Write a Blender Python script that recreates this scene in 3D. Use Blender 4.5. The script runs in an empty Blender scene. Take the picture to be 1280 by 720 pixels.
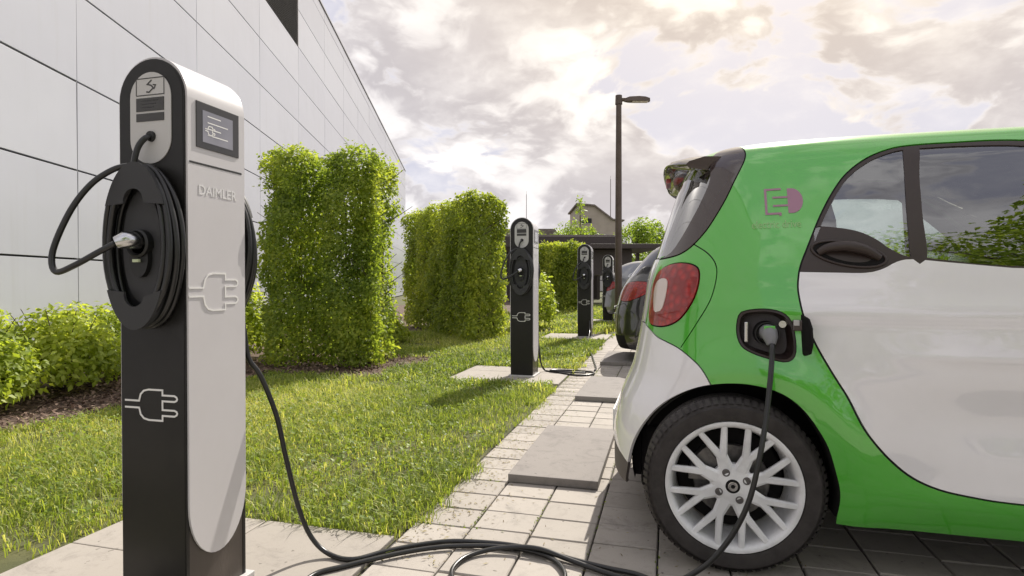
import bpy, bmesh, math, random
import numpy as np
from mathutils import Vector, Matrix
from mathutils.geometry import delaunay_2d_cdt

random.seed(7)
RNG = np.random.default_rng(7)
D = bpy.data
SC = bpy.context.scene
COL = SC.collection
R = math.radians

# ------------------------------------------------------------------ camera
cam = D.objects.new('camera', D.cameras.new('camera'))
COL.objects.link(cam)
cam.data.sensor_width = 36.0
cam.data.lens = 36.0 * 730.0 / 1280.0
cam.data.clip_start = 0.05
cam.data.clip_end = 3000.0
cam.location = (0, 0, 1.0)
cam.rotation_euler = (R(90.0 - 0.63), 0, R(15.0))
SC.camera = cam

# ------------------------------------------------------------------ sun + sky
SUN_AZ = R(9.0)       # clockwise from +Y
SUN_EL = R(43.0)
sd = Vector((math.sin(SUN_AZ) * math.cos(SUN_EL), math.cos(SUN_AZ) * math.cos(SUN_EL), math.sin(SUN_EL)))
sun = D.objects.new('sun', D.lights.new('sun', 'SUN'))
COL.objects.link(sun)
sun.data.energy = 4.2
sun.data.angle = R(0.6)
sun.data.color = (1.0, 0.94, 0.85)
sun.rotation_euler = sd.to_track_quat('Z', 'Y').to_euler()
sun.location = sd * 60

SC.view_settings.view_transform = 'Standard'
SC.view_settings.look = 'None'
SC.view_settings.exposure = 0.66
SC.view_settings.gamma = 1.0

world = D.worlds.new('World')
SC.world = world
world.use_nodes = True
world.cycles.sampling_method = 'MANUAL'
world.cycles.sample_map_resolution = 512


class NT:
    """tiny node-tree helper"""
    def __init__(self, nt):
        self.nt = nt
        nt.nodes.clear()

    def n(self, typ, **kw):
        nd = self.nt.nodes.new(typ)
        for k, v in kw.items():
            if k.startswith('i_'):
                nd.inputs[k[2:].replace('_', ' ')].default_value = v
            else:
                setattr(nd, k, v)
        return nd

    def l(self, a, b):
        self.nt.links.new(a, b)

    def setin(self, sock, v):
        if isinstance(v, bpy.types.NodeSocket):
            self.l(v, sock)
        elif v is not None:
            if hasattr(sock.default_value, '__len__') and not hasattr(v, '__len__'):
                v = (v, v, v, 1)[:len(sock.default_value)]
            if hasattr(v, '__len__') and len(v) == 3 and len(sock.default_value) == 4:
                v = tuple(v) + (1,)
            sock.default_value = v

    def math(self, op, a, b=None, c=None, clamp=False):
        m = self.n('ShaderNodeMath', operation=op, use_clamp=clamp)
        for i, v in enumerate((a, b, c)):
            if v is not None:
                self.setin(m.inputs[i], v)
        return m.outputs[0]

    def vmath(self, op, a, b=None, scale=None):
        m = self.n('ShaderNodeVectorMath', operation=op)
        self.setin(m.inputs[0], a)
        if b is not None:
            self.setin(m.inputs[1], b)
        if scale is not None:
            self.setin(m.inputs[3], scale)
        return m.outputs['Value'] if op in ('DOT_PRODUCT', 'LENGTH') else m.outputs[0]

    def noise(self, vec, scale, detail=4, rough=0.55, dist=0.0, out=0):
        m = self.n('ShaderNodeTexNoise')
        if vec is not None:
            self.l(vec, m.inputs['Vector'])
        m.inputs['Scale'].default_value = scale
        m.inputs['Detail'].default_value = detail
        m.inputs['Roughness'].default_value = rough
        m.inputs['Distortion'].default_value = dist
        return m.outputs[out]

    def mix(self, fac, a, b, blend='MIX'):
        m = self.n('ShaderNodeMix', data_type='RGBA', blend_type=blend)
        self.setin(m.inputs[0], fac)
        self.setin(m.inputs[6], a)
        self.setin(m.inputs[7], b)
        return m.outputs[2]

    def ramp(self, fac, lo, hi, a=0.0, b=1.0, smooth=True):
        m = self.n('ShaderNodeMapRange', interpolation_type='SMOOTHSTEP' if smooth else 'LINEAR')
        self.setin(m.inputs[0], fac)
        for i, v in enumerate((lo, hi, a, b)):
            self.setin(m.inputs[i + 1], v)
        return m.outputs[0]


def build_world():
    t = NT(world.node_tree)
    out = t.n('ShaderNodeOutputWorld')
    bg = t.n('ShaderNodeBackground')
    bg.inputs['Strength'].default_value = 0.10
    sky = t.n('ShaderNodeTexSky', sky_type='NISHITA')
    sky.sun_disc = False
    sky.sun_elevation = SUN_EL
    sky.sun_rotation = SUN_AZ
    sky.air_density = 1.0
    sky.dust_density = 2.5
    sky.ozone_density = 1.0
    tc = t.n('ShaderNodeTexCoord')
    d = t.vmath('NORMALIZE', tc.outputs['Generated'])
    sep = t.n('ShaderNodeSeparateXYZ')
    t.l(d, sep.inputs[0])
    z = t.math('MAXIMUM', sep.outputs[2], 0.0)
    # flatten the cloud field towards the horizon, keep some height so the heaps stay heaps
    den = t.math('ADD', t.math('MULTIPLY', z, 0.55), 0.40)
    comb = t.n('ShaderNodeCombineXYZ')
    t.l(t.math('DIVIDE', sep.outputs[0], den), comb.inputs[0])
    t.l(t.math('DIVIDE', sep.outputs[1], den), comb.inputs[1])
    t.l(t.math('MULTIPLY_ADD', sep.outputs[2], 2.6, CLOUD_SEED), comb.inputs[2])
    P = comb.outputs[0]
    warp = t.noise(P, 2.2, 3, 0.5, 0, out=1)
    Pw = t.vmath('ADD', P, t.vmath('SCALE', t.vmath('SUBTRACT', warp, (0.5, 0.5, 0.5)), scale=0.34))
    n0 = t.noise(Pw, CLOUD_SCALE, 10, 0.58)
    vor = t.n('ShaderNodeTexVoronoi', feature='F1')
    vor.inputs['Scale'].default_value = CLOUD_SCALE * 3.4
    vor.inputs['Detail'].default_value = 2
    vor.inputs['Roughness'].default_value = 0.55
    t.l(Pw, vor.inputs['Vector'])
    puff = t.math('MULTIPLY', t.math('SUBTRACT', 0.50, vor.outputs['Distance']), 0.12)
    n1 = t.math('ADD', n0, puff)
    # the same field a little higher up and nearer the sun: difference = lit crown or shaded belly
    n2 = t.noise(t.vmath('ADD', Pw, (0.02, 0.06, 0.22)), CLOUD_SCALE, 6, 0.52)
    cover = t.ramp(n1, 0.395, 0.445)
    lit = t.ramp(t.math('SUBTRACT', n1, n2), -0.08, 0.06)
    thick = t.ramp(n1, 0.47, 0.62)
    cosa = t.vmath('DOT_PRODUCT', d, tuple(sd))
    near = t.math('POWER', t.math('MAXIMUM', cosa, 0.0), 6.5)
    grey = t.mix(near, (3.75, 3.65, 4.0), (5.6, 4.6, 3.6))
    white = t.mix(near, (7.3, 7.15, 7.3), (8.6, 7.5, 5.9))
    cl = t.mix(lit, grey, white)
    cl = t.mix(t.math('MULTIPLY', thick, 0.45), cl, t.mix(0.35, grey, white))
    cl = t.mix(t.ramp(n1, 0.395, 0.47, 0.65, 0.0), cl, white)
    base = t.mix(0.90, sky.outputs[0], t.mix(near, (4.0, 4.0, 4.8), (5.6, 5.0, 4.6)))
    c = t.mix(cover, base, cl)
    # thin high veil, then a pale band near the horizon
    veil = t.ramp(t.noise(P, 3.5, 6, 0.6), 0.45, 0.8, 0.0, 0.5)
    c = t.mix(veil, c, white)
    hz = t.ramp(sep.outputs[2], 0.0, 0.13, 0.6, 0.0)
    c = t.mix(hz, c, (6.4, 6.1, 6.4))
    # below the horizon: plain ground bounce colour
    c = t.mix(t.ramp(sep.outputs[2], -0.06, -0.01), (2.2, 2.1, 1.8), c)
    t.l(c, bg.inputs['Color'])
    t.l(bg.outputs[0], out.inputs[0])


CLOUD_SEED = 3.1
CLOUD_SCALE = 1.6
build_world()

# ------------------------------------------------------------------ materials
MATS = {}


def mat(name, col, rough=0.5, metal=0.0, coat=0.0, spec=0.5, var=0.0, vscale=20.0, bump=0.0, bscale=80.0,
        col2=None, detail=4, coatrough=0.03, stretch=None):
    if name in MATS:
        return MATS[name]
    m = D.materials.new(name)
    m.use_nodes = True
    t = NT(m.node_tree)
    out = t.n('ShaderNodeOutputMaterial')
    b = t.n('ShaderNodeBsdfPrincipled')
    b.inputs['Base Color'].default_value = tuple(col) + (1,)
    b.inputs['Roughness'].default_value = rough
    b.inputs['Metallic'].default_value = metal
    b.inputs['Coat Weight'].default_value = coat
    b.inputs['Coat Roughness'].default_value = coatrough
    b.inputs['Specular IOR Level'].default_value = spec
    tc = t.n('ShaderNodeTexCoord')
    vec = tc.outputs['Object']
    if stretch:
        mp = t.n('ShaderNodeMapping')
        mp.inputs['Scale'].default_value = stretch
        t.l(vec, mp.inputs[0])
        vec = mp.outputs[0]
    if var > 0 or col2:
        nz = t.noise(vec, vscale, detail, 0.6)
        c2 = col2 or tuple(max(0, c * (1 - var)) for c in col)
        f = t.ramp(nz, 0.35, 0.65)
        t.l(t.mix(f, tuple(col), tuple(c2)), b.inputs['Base Color'])
        rr = t.ramp(nz, 0.3, 0.7, max(0, rough - 0.06), min(1, rough + 0.08))
        t.l(rr, b.inputs['Roughness'])
    if bump > 0:
        bn = t.n('ShaderNodeBump')
        bn.inputs['Strength'].default_value = bump
        bn.inputs['Distance'].default_value = 0.01
        t.l(t.noise(vec, bscale, 5, 0.65), bn.inputs['Height'])
        t.l(bn.outputs[0], b.inputs['Normal'])
    t.l(b.outputs[0], out.inputs[0])
    MATS[name] = m
    return m


def glass_mat(name, tint, rough=0.0, ior=1.62):
    if name in MATS:
        return MATS[name]
    m = D.materials.new(name)
    m.use_nodes = True
    t = NT(m.node_tree)
    out = t.n('ShaderNodeOutputMaterial')
    fr = t.n('ShaderNodeFresnel')
    fr.inputs['IOR'].default_value = ior
    tr = t.n('ShaderNodeBsdfTransparent')
    tr.inputs[0].default_value = tuple(tint) + (1,)
    gl = t.n('ShaderNodeBsdfGlossy')
    gl.inputs['Roughness'].default_value = rough
    mx = t.n('ShaderNodeMixShader')
    # two surfaces of the pane: roughly double the single-surface reflectance
    f = t.math('MULTIPLY', fr.outputs[0], 1.7, clamp=True)
    t.l(f, mx.inputs[0]); t.l(tr.outputs[0], mx.inputs[1]); t.l(gl.outputs[0], mx.inputs[2])
    t.l(mx.outputs[0], out.inputs[0])
    MATS[name] = m
    return m


def leaf_mat(name, a, b_, c_, trans=0.5, rough=0.5, layer='rnd'):
    """leaf colours picked per leaf from the point attribute rnd; light passes through the blade"""
    m = D.materials.new(name)
    m.use_nodes = True
    t = NT(m.node_tree)
    out = t.n('ShaderNodeOutputMaterial')
    at = t.n('ShaderNodeAttribute', attribute_name=layer)
    cr = t.n('ShaderNodeValToRGB')
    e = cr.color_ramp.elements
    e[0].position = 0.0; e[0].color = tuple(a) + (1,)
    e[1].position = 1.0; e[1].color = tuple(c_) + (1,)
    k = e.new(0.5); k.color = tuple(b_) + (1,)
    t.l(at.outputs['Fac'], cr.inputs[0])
    p = t.n('ShaderNodeBsdfPrincipled')
    p.inputs['Roughness'].default_value = rough
    p.inputs['Specular IOR Level'].default_value = 0.35
    t.l(cr.outputs[0], p.inputs['Base Color'])
    tl = t.n('ShaderNodeBsdfTranslucent')
    tcx = t.mix(1.0, cr.outputs[0], (1.7, 1.65, 0.85), 'MULTIPLY')
    t.l(tcx, tl.inputs[0])
    mx = t.n('ShaderNodeMixShader')
    mx.inputs[0].default_value = trans
    t.l(p.outputs[0], mx.inputs[1]); t.l(tl.outputs[0], mx.inputs[2])
    t.l(mx.outputs[0], out.inputs[0])
    return m


# ------------------------------------------------------------------ object helpers
def link(o, parent=None):
    COL.objects.link(o)
    if parent is not None:
        o.parent = parent
    return o


def thing(name, label, cat, loc=(0, 0, 0), rotz=0.0, group=None):
    o = D.objects.new(name, None)
    o.empty_display_size = 0.2
    link(o)
    o.location = loc
    o.rotation_euler = (0, 0, rotz)
    o['label'] = label
    o['category'] = cat
    if group:
        o['group'] = group
    return o


def tag(o, label, cat, group=None):
    o['label'] = label
    o['category'] = cat
    if group:
        o['group'] = group
    return o


def struct(o):
    o['kind'] = 'structure'
    return o


def stuff(o):
    o['kind'] = 'stuff'
    return o


def meshobj(name, verts, faces, material, parent=None, smooth=False, loc=(0, 0, 0)):
    me = D.meshes.new(name)
    me.from_pydata([tuple(v) for v in verts], [], [tuple(f) for f in faces])
    me.materials.append(material)
    if smooth:
        me.shade_smooth()
    me.update()
    o = D.objects.new(name, me)
    o.location = loc
    return link(o, parent)


def fast_mesh(name, verts, nper, material, parent=None, attr=None, tris=None, smooth=False):
    """many equal polygons from a float array (n*nper,3), optional point attribute rnd"""
    verts = np.ascontiguousarray(verts, dtype=np.float32)
    me = D.meshes.new(name)
    if tris is None:
        nf = len(verts) // nper
        idx = np.arange(len(verts), dtype=np.int32)
        start = np.arange(nf, dtype=np.int32) * nper
    else:
        idx = np.ascontiguousarray(tris.ravel(), dtype=np.int32)
        nf = len(tris)
        start = np.arange(nf, dtype=np.int32) * tris.shape[1]
    me.vertices.add(len(verts))
    me.vertices.foreach_set('co', verts.ravel())
    me.loops.add(len(idx))
    me.loops.foreach_set('vertex_index', idx)
    me.polygons.add(nf)
    me.polygons.foreach_set('loop_start', start)
    me.materials.append(material)
    me.update(calc_edges=True)
    if smooth:
        me.shade_smooth()
    if attr is not None:
        a = me.attributes.new('rnd', 'FLOAT', 'POINT')
        a.data.foreach_set('value', np.ascontiguousarray(attr, dtype=np.float32))
    o = D.objects.new(name, me)
    return link(o, parent)


class MB:
    """mesh builder: boxes, prisms, tubes and lathes collected into one mesh"""
    def __init__(self):
        self.v = []
        self.f = []

    def add(self, vs, fs):
        k = len(self.v)
        self.v.extend([tuple(x) for x in vs])
        self.f.extend([tuple(i + k for i in q) for q in fs])
        return self

    def box(self, x0, x1, y0, y1, z0, z1, bev=0.0):
        if bev <= 0:
            vs = [(x0, y0, z0), (x1, y0, z0), (x1, y1, z0), (x0, y1, z0), (x0, y0, z1), (x1, y0, z1), (x1, y1, z1), (x0, y1, z1)]
            return self.add(vs, [(0, 3, 2, 1), (4, 5, 6, 7), (0, 1, 5, 4), (1, 2, 6, 5), (2, 3, 7, 6), (3, 0, 4, 7)])
        bm = bmesh.new()
        bmesh.ops.create_cube(bm, size=1)
        for v in bm.verts:
            v.co = Vector(((x0 + x1) / 2 + v.co.x * (x1 - x0), (y0 + y1) / 2 + v.co.y * (y1 - y0), (z0 + z1) / 2 + v.co.z * (z1 - z0)))
        bmesh.ops.bevel(bm, geom=bm.edges[:], offset=bev, segments=2, affect='EDGES', profile=0.6)
        return self.bm(bm)

    def bm(self, bm):
        bm.verts.index_update()
        self.add([v.co[:] for v in bm.verts], [[v.index for v in f.verts] for f in bm.faces])
        bm.free()
        return self

    def prism(self, outline, a, b, axis='y', inset=0.0):
        """closed 2D outline extruded from a to b along an axis; outline is (x,z) for y, (y,z) for x, (x,y) for z"""
        n = len(outline)
        def P(p, h):
            if axis == 'y': return (p[0], h, p[1])
            if axis == 'x': return (h, p[0], p[1])
            return (p[0], p[1], h)
        vs = [P(p, a) for p in outline] + [P(p, b) for p in outline]
        fs = [tuple(range(n)), tuple(range(2 * n - 1, n - 1, -1))]
        for i in range(n):
            j = (i + 1) % n
            fs.append((i, i + n, j + n, j))
        return self.add(vs, fs)

    def tube(self, pts, r, seg=8, closed=False, caps=True):
        pts = [Vector(p) for p in pts]
        n = len(pts)
        rr = r if hasattr(r, '__len__') else [r] * n
        up = Vector((0, 0, 1))
        k = len(self.v)
        prev = None
        for i, p in enumerate(pts):
            if closed:
                d = pts[(i + 1) % n] - pts[i - 1]
            else:
                d = pts[min(i + 1, n - 1)] - pts[max(i - 1, 0)]
            d.normalize()
            if prev is None:
                a = d.cross(up)
                if a.length < 0.05:
                    a = d.cross(Vector((0, 1, 0)))
            else:
                a = prev - d * prev.dot(d)
            a.normalize()
            prev = a
            b = d.cross(a)
            for s in range(seg):
                t = 2 * math.pi * s / seg
                self.v.append(tuple(p + (a * math.cos(t) + b * math.sin(t)) * rr[i]))
        m = n if closed else n - 1
        for i in range(m):
            j = (i + 1) % n
            for s in range(seg):
                s2 = (s + 1) % seg
                self.f.append((k + i * seg + s, k + i * seg + s2, k + j * seg + s2, k + j * seg + s))
        if caps and not closed:
            self.f.append(tuple(k + s for s in range(seg))[::-1])
            self.f.append(tuple(k + (n - 1) * seg + s for s in range(seg)))
        return self

    def lathe(self, prof, seg=48, axis='y', center=(0, 0, 0), closed=False):
        """profile of (r, h) revolved about an axis"""
        k = len(self.v)
        n = len(prof)
        for s in range(seg):
            t = 2 * math.pi * s / seg
            c, si = math.cos(t), math.sin(t)
            for r, h in prof:
                if axis == 'y': p = (r * c, h, r * si)
                elif axis == 'z': p = (r * c, r * si, h)
                else: p = (h, r * c, r * si)
                self.v.append((p[0] + center[0], p[1] + center[1], p[2] + center[2]))
        m = n if closed else n - 1
        for s in range(seg):
            s2 = (s + 1) % seg
            for i in range(m):
                j = (i + 1) % n
                self.f.append((k + s * n + i, k + s * n + j, k + s2 * n + j, k + s2 * n + i))
        return self

    def build(self, name, material, parent=None, smooth=False, angle=None, loc=(0, 0, 0), rot=None):
        o = meshobj(name, self.v, self.f, material, parent, smooth=False, loc=loc)
        bm = bmesh.new()
        bm.from_mesh(o.data)
        bmesh.ops.recalc_face_normals(bm, faces=bm.faces[:])
        bm.to_mesh(o.data)
        bm.free()
        if smooth:
            o.data.shade_smooth()
            if angle:
                bm = bmesh.new()
                bm.from_mesh(o.data)
                for e in bm.edges:
                    if len(e.link_faces) == 2 and e.calc_face_angle(0) > R(angle):
                        e.smooth = False
                bm.to_mesh(o.data)
                bm.free()
        if rot:
            o.rotation_euler = rot
        return o


def catmull(pts, step=0.02, closed=False):
    P = [np.array(p, float) for p in pts]
    n = len(P)
    out = []
    for i in range(n if closed else n - 1):
        p1, p2 = P[i], P[(i + 1) % n]
        p0 = P[i - 1] if (i > 0 or closed) else 2 * p1 - p2
        p3 = P[(i + 2) % n] if (i + 2 < n or closed) else 2 * p2 - p1
        k = max(1, int(math.ceil(np.linalg.norm(p2 - p1) / step)))
        for q in range(k):
            t = q / k
            out.append(0.5 * ((2 * p1) + (-p0 + p2) * t + (2 * p0 - 5 * p1 + 4 * p2 - p3) * t * t + (-p0 + 3 * p1 - 3 * p2 + p3) * t ** 3))
    if not closed:
        out.append(P[-1])
    return out


def dup(root, loc=None, rotz=None, label=None, keep=None):
    """copy a thing with its parts and sub-parts, sharing mesh data"""
    def cp(o, parent):
        c = o.copy()
        COL.objects.link(c)
        c.parent = parent
        for ch in [x for x in D.objects if x.parent == o]:
            if keep is None or keep(ch):
                cp(ch, c)
        return c
    r = cp(root, None)
    if loc is not None:
        r.location = loc
    if rotz is not None:
        r.rotation_euler = (0, 0, rotz)
    if label:
        r['label'] = label
    return r


def text_mesh(body, size, extrude=0.0005, bold=0.0, spacing=1.0):
    cu = D.curves.new('text', 'FONT')
    cu.body = body
    cu.size = size
    cu.extrude = extrude
    cu.offset = bold
    cu.space_character = spacing
    cu.align_x = 'CENTER'
    cu.align_y = 'CENTER'
    cu.resolution_u = 3
    o = D.objects.new('text', cu)
    COL.objects.link(o)
    dg = bpy.context.evaluated_depsgraph_get()
    me = D.meshes.new_from_object(o.evaluated_get(dg))
    vs = [v.co[:] for v in me.vertices]
    fs = [tuple(p.vertices) for p in me.polygons]
    D.objects.remove(o)
    D.curves.remove(cu)
    D.meshes.remove(me)
    return vs, fs


def ribbon(pts, w):
    """flat stroke outline of a polyline with mitred joints -> (verts2d, quads)"""
    P = [np.array(p, float) for p in pts]
    n = len(P)
    vs, fs = [], []
    for i in range(n):
        a = P[i] - P[i - 1] if i > 0 else P[1] - P[0]
        b = P[i + 1] - P[i] if i < n - 1 else P[-1] - P[-2]
        a = a / np.linalg.norm(a); b = b / np.linalg.norm(b)
        na = np.array([-a[1], a[0]]); nb = np.array([-b[1], b[0]])
        m = na + nb
        m = m / max(1e-6, np.linalg.norm(m))
        k = (w / 2) / max(0.4, float(m.dot(na)))
        vs += [P[i] + m * k, P[i] - m * k]
        if i:
            q = 2 * i
            fs.append((q - 2, q - 1, q + 1, q))
    return vs, fs


# ==================================================================== GROUND AND PAVING
M_soil = mat('ground_soil', (0.10, 0.10, 0.035), 0.95, var=0.5, vscale=3.0, bump=0.6, bscale=40, col2=(0.07, 0.075, 0.028))
M_mulch = mat('bark_mulch', (0.145, 0.095, 0.07), 0.95, bump=1.0, bscale=60, col2=(0.07, 0.045, 0.035), vscale=30)
M_sand = mat('joint_sand', (0.10, 0.09, 0.08), 0.95, var=0.4, vscale=50)
M_lot = mat('car_park_paving', (0.33, 0.30, 0.27), 0.9, var=0.15, vscale=2.0)


def flat(name, x0, x1, y0, y1, z, m, nx=1, ny=1, jitter=0.0):
    xs = np.linspace(x0, x1, nx + 1); ys = np.linspace(y0, y1, ny + 1)
    vs = [(x, y, z + (random.uniform(-jitter, jitter) if jitter else 0)) for y in ys for x in xs]
    fs = [(j * (nx + 1) + i, j * (nx + 1) + i + 1, (j + 1) * (nx + 1) + i + 1, (j + 1) * (nx + 1) + i) for j in range(ny) for i in range(nx)]
    return meshobj(name, vs, fs, m, smooth=jitter > 0)


struct(flat('ground', -600, 600, -600, 600, -0.05, M_soil))
LAWN_X = -1.03
struct(flat('lawn_soil', -12, LAWN_X, -3, 60, -0.012, M_soil))
struct(flat('paving_bed', LAWN_X, 14, -3, 60, -0.016, M_sand))
struct(flat('rear_paving', -4.0, 20, -40, 0.50, -0.003, M_lot))  # unseen paving behind the camera, added for ground reflections in the car
struct(flat('planting_bed', -11.0, -4.25, -3, 5.55, -0.006, M_mulch))
struct(flat('hedge_bed', -11.0, -2.95, 5.55, 7.35, -0.007, M_mulch))
struct(flat('far_planting_bed', -11.0, -4.9, 7.35, 40, -0.0075, M_mulch))


def stone_mat(name, a, b, speck=0.35, bumpd=0.25, ofs=0.55):
    m = D.materials.new(name)
    m.use_nodes = True
    t = NT(m.node_tree)
    out = t.n('ShaderNodeOutputMaterial')
    p = t.n('ShaderNodeBsdfPrincipled')
    geo = t.n('ShaderNodeNewGeometry')
    oi = t.n('ShaderNodeObjectInfo')
    big = t.noise(geo.outputs['Position'], 2.3, 3, 0.6)
    fine = t.noise(geo.outputs['Position'], 230, 3, 0.7)
    mid = t.noise(geo.outputs['Position'], 18, 5, 0.7)
    rnd = t.math('MULTIPLY_ADD', oi.outputs['Random'], ofs, t.math('MULTIPLY_ADD', big, 0.6, -0.15))
    isl = t.math('MULTIPLY_ADD', geo.outputs['Random Per Island'], ofs, rnd)
    c = t.mix(isl, tuple(a), tuple(b))
    c = t.mix(t.ramp(fine, 0.56, 0.72, 0, speck), c, tuple(x * 0.45 for x in b))
    c = t.mix(t.ramp(mid, 0.52, 0.8, 0, 0.45), c, tuple(x * 0.6 for x in b))
    blot = t.noise(geo.outputs['Position'], 5.5, 6, 0.75, 0.6)
    c = t.mix(t.ramp(blot, 0.50, 0.72, 0, 0.55), c, tuple(x * 0.5 for x in b))
    spot = t.noise(geo.outputs['Position'], 34, 2, 0.5)
    c = t.mix(t.ramp(spot, 0.70, 0.74, 0, 0.6), c, (0.07, 0.06, 0.05))
    t.l(c, p.inputs['Base Color'])
    p.inputs['Roughness'].default_value = 0.85
    bn = t.n('ShaderNodeBump')
    bn.inputs['Strength'].default_value = bumpd
    bn.inputs['Distance'].default_value = 0.004
    t.l(fine, bn.inputs['Height'])
    t.l(bn.outputs[0], p.inputs['Normal'])
    t.l(p.outputs[0], out.inputs[0])
    return m


M_paver = stone_mat('concrete_paver', (0.45, 0.41, 0.365), (0.33, 0.30, 0.265))
M_slab = stone_mat('raised_slab', (0.29, 0.265, 0.245), (0.22, 0.20, 0.185), speck=0.5)
M_pad = stone_mat('concrete_pad', (0.39, 0.355, 0.315), (0.32, 0.29, 0.255), speck=0.2)

# --- pavers: one object each where they show large, joined further away
PX, PY = 0.245, 0.187
pv = MB()
hx, hy, ht, bv = PX / 2 - 0.0035, PY / 2 - 0.0035, 0.014, 0.004
vs = [(-hx, -hy, -ht), (hx, -hy, -ht), (hx, hy, -ht), (-hx, hy, -ht),
      (-hx, -hy, -bv), (hx, -hy, -bv), (hx, hy, -bv), (-hx, hy, -bv),
      (-hx + bv, -hy + bv, 0), (hx - bv, -hy + bv, 0), (hx - bv, hy - bv, 0), (-hx + bv, hy - bv, 0)]
fs = []
for k in (0, 4):
    for i in range(4):
        j = (i + 1) % 4
        fs.append((k + i, k + j, k + 4 + j, k + 4 + i))
fs.append((8, 9, 10, 11))
paver_vs, paver_fs = vs, fs
pave_root = struct(D.objects.new('paving', None))
link(pave_root)
paver_me = None
spots, far_spots = [], []
for i in range(0, 44):
    for j in range(-4, 100):
        x = -1.015 + PX * (i + 0.5)
        y = 1.30 + PY * (j + 0.5) + (0.012 * math.sin(i * 2.1))
        ca, sa = math.cos(R(15)), math.sin(R(15))
        lat, dep = x * ca + y * sa, -x * sa + y * ca
        if dep < 0.6 or y > 18:
            continue
        inview = dep > 1.7 and abs(lat / dep) < 0.92
        if inview and x < 1.75 and y < 5.1:
            spots.append((x, y, dep))
        else:
            far_spots.append((x, y))
spots.sort(key=lambda s: s[2])
for s in spots[298:]:
    far_spots.append(s[:2])
for x, y, _ in spots[:298]:
    if paver_me is None:
        o = meshobj('paver', paver_vs, paver_fs, M_paver, pave_root)
        paver_me = o.data
    else:
        o = D.objects.new('paver', paver_me)
        link(o, pave_root)
    o.location = (x + random.uniform(-.001, .001), y + random.uniform(-.001, .001), random.uniform(-0.0018, 0.0012))
    o.rotation_euler = (random.uniform(-.004, .004), random.uniform(-.004, .004), random.uniform(-.006, .006))
V0 = np.array(paver_vs)
F0 = np.array(paver_fs[:-1] + [paver_fs[-1]])
fv = np.concatenate([V0 + np.array([x, y, random.uniform(-.0015, .0012)]) for x, y in far_spots])
ff = np.concatenate([F0 + 12 * k for k in range(len(far_spots))])
stuff(fast_mesh('far_pavers', fv, 4, M_paver, pave_root, tris=ff))

# --- concrete pads under the chargers, made of large slabs
PAD_Y = (1.535, 6.05, 10.55, 14.9)
pad_root = struct(D.objects.new('charger_pads', None))
link(pad_root)
pad_me = None
for k, yc in enumerate(PAD_Y):
    y1 = yc + 0.545
    for (a0, a1, b0, b1) in ((-2.20, -1.615, y1 - 0.37, y1), (-1.611, -1.034, y1 - 0.37, y1), (-2.20, -1.615, y1 - 1.0, y1 - 0.374), (-1.611, -1.034, y1 - 1.0, y1 - 0.374)):
        if k == 0 and a0 > -1.7:
            if b1 == y1:
                b0 = y1 - 1.0
            else:
                continue
        MB().box(a0, a1, b0, b1, -0.03, 0.004, bev=0.004).build('pad_slab', M_pad, pad_root)

# --- raised grey slabs at the heads of the bays
slab_me = None
for k, (y0, y1, lab) in enumerate(((2.80, 3.83, 'nearest raised grey slab, beside the rear bumper of the green and white car'),
                                   (4.86, 5.92, 'middle raised grey slab, just beyond the one by the bumper'),
                                   (7.02, 8.10, 'farthest raised grey concrete slab, lying under the tail of the parked black car'))):
    b = MB().box(-0.757, -0.31, y0, y1, 0.001, 0.042, bev=0.005)
    o = b.build('concrete_slab', M_slab)
    o.rotation_euler = (0, 0, R(random.uniform(-.3, .3)))
    tag(o, lab, 'concrete slab', 'raised slabs at the heads of the parking bays')

# ==================================================================== BUILDING
def panel_mat():
    m = D.materials.new('white_metal_cladding')
    m.use_nodes = True
    t = NT(m.node_tree)
    out = t.n('ShaderNodeOutputMaterial')
    p = t.n('ShaderNodeBsdfPrincipled')
    oi = t.n('ShaderNodeObjectInfo')
    geo = t.n('ShaderNodeNewGeometry')
    c = t.mix(oi.outputs['Random'], (0.45, 0.46, 0.515), (0.49, 0.50, 0.55))
    n = t.noise(geo.outputs['Position'], 0.7, 4, 0.6)
    c = t.mix(t.ramp(n, 0.4, 0.75, 0, 0.25), c, (0.41, 0.415, 0.465))
    t.l(c, p.inputs['Base Color'])
    p.inputs['Roughness'].default_value = 0.30
    p.inputs['Specular IOR Level'].default_value = 0.5
    t.l(p.outputs[0], out.inputs[0])
    mp = t.n('ShaderNodeMapping')
    mp.inputs['Scale'].default_value = (6.0, 6.0, 0.35)
    t.l(geo.outputs['Position'], mp.inputs[0])
    st = t.noise(mp.outputs[0], 1.0, 5, 0.65)
    c = t.mix(t.ramp(st, 0.52, 0.78, 0, 0.30), c, (0.38, 0.375, 0.38))
    t.l(c, p.inputs['Base Color'])
    bn = t.n('ShaderNodeBump')
    bn.inputs['Strength'].default_value = 0.10
    bn.inputs['Distance'].default_value = 0.05
    t.l(t.noise(geo.outputs['Position'], 1.6, 2, 0.5), bn.inputs['Height'])
    t.l(bn.outputs[0], p.inputs['Normal'])
    return m


M_clad = panel_mat()
M_joint = mat('dark_joint_gasket', (0.10, 0.095, 0.10), 0.8)  # dark colour of the core wall showing through the panel joints
M_vjoint = mat('vertical_joint_strip', (0.34, 0.34, 0.37), 0.6)
M_louv = mat('grey_louvre', (0.22, 0.21, 0.21), 0.5, metal=0.3)
bld = thing('clad_building', 'tall white metal-clad building with thin dark joints and a grey louvre strip, behind the hedges', 'building',
            loc=(-4.18, -1.12, 0), rotz=R(20.0))
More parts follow.
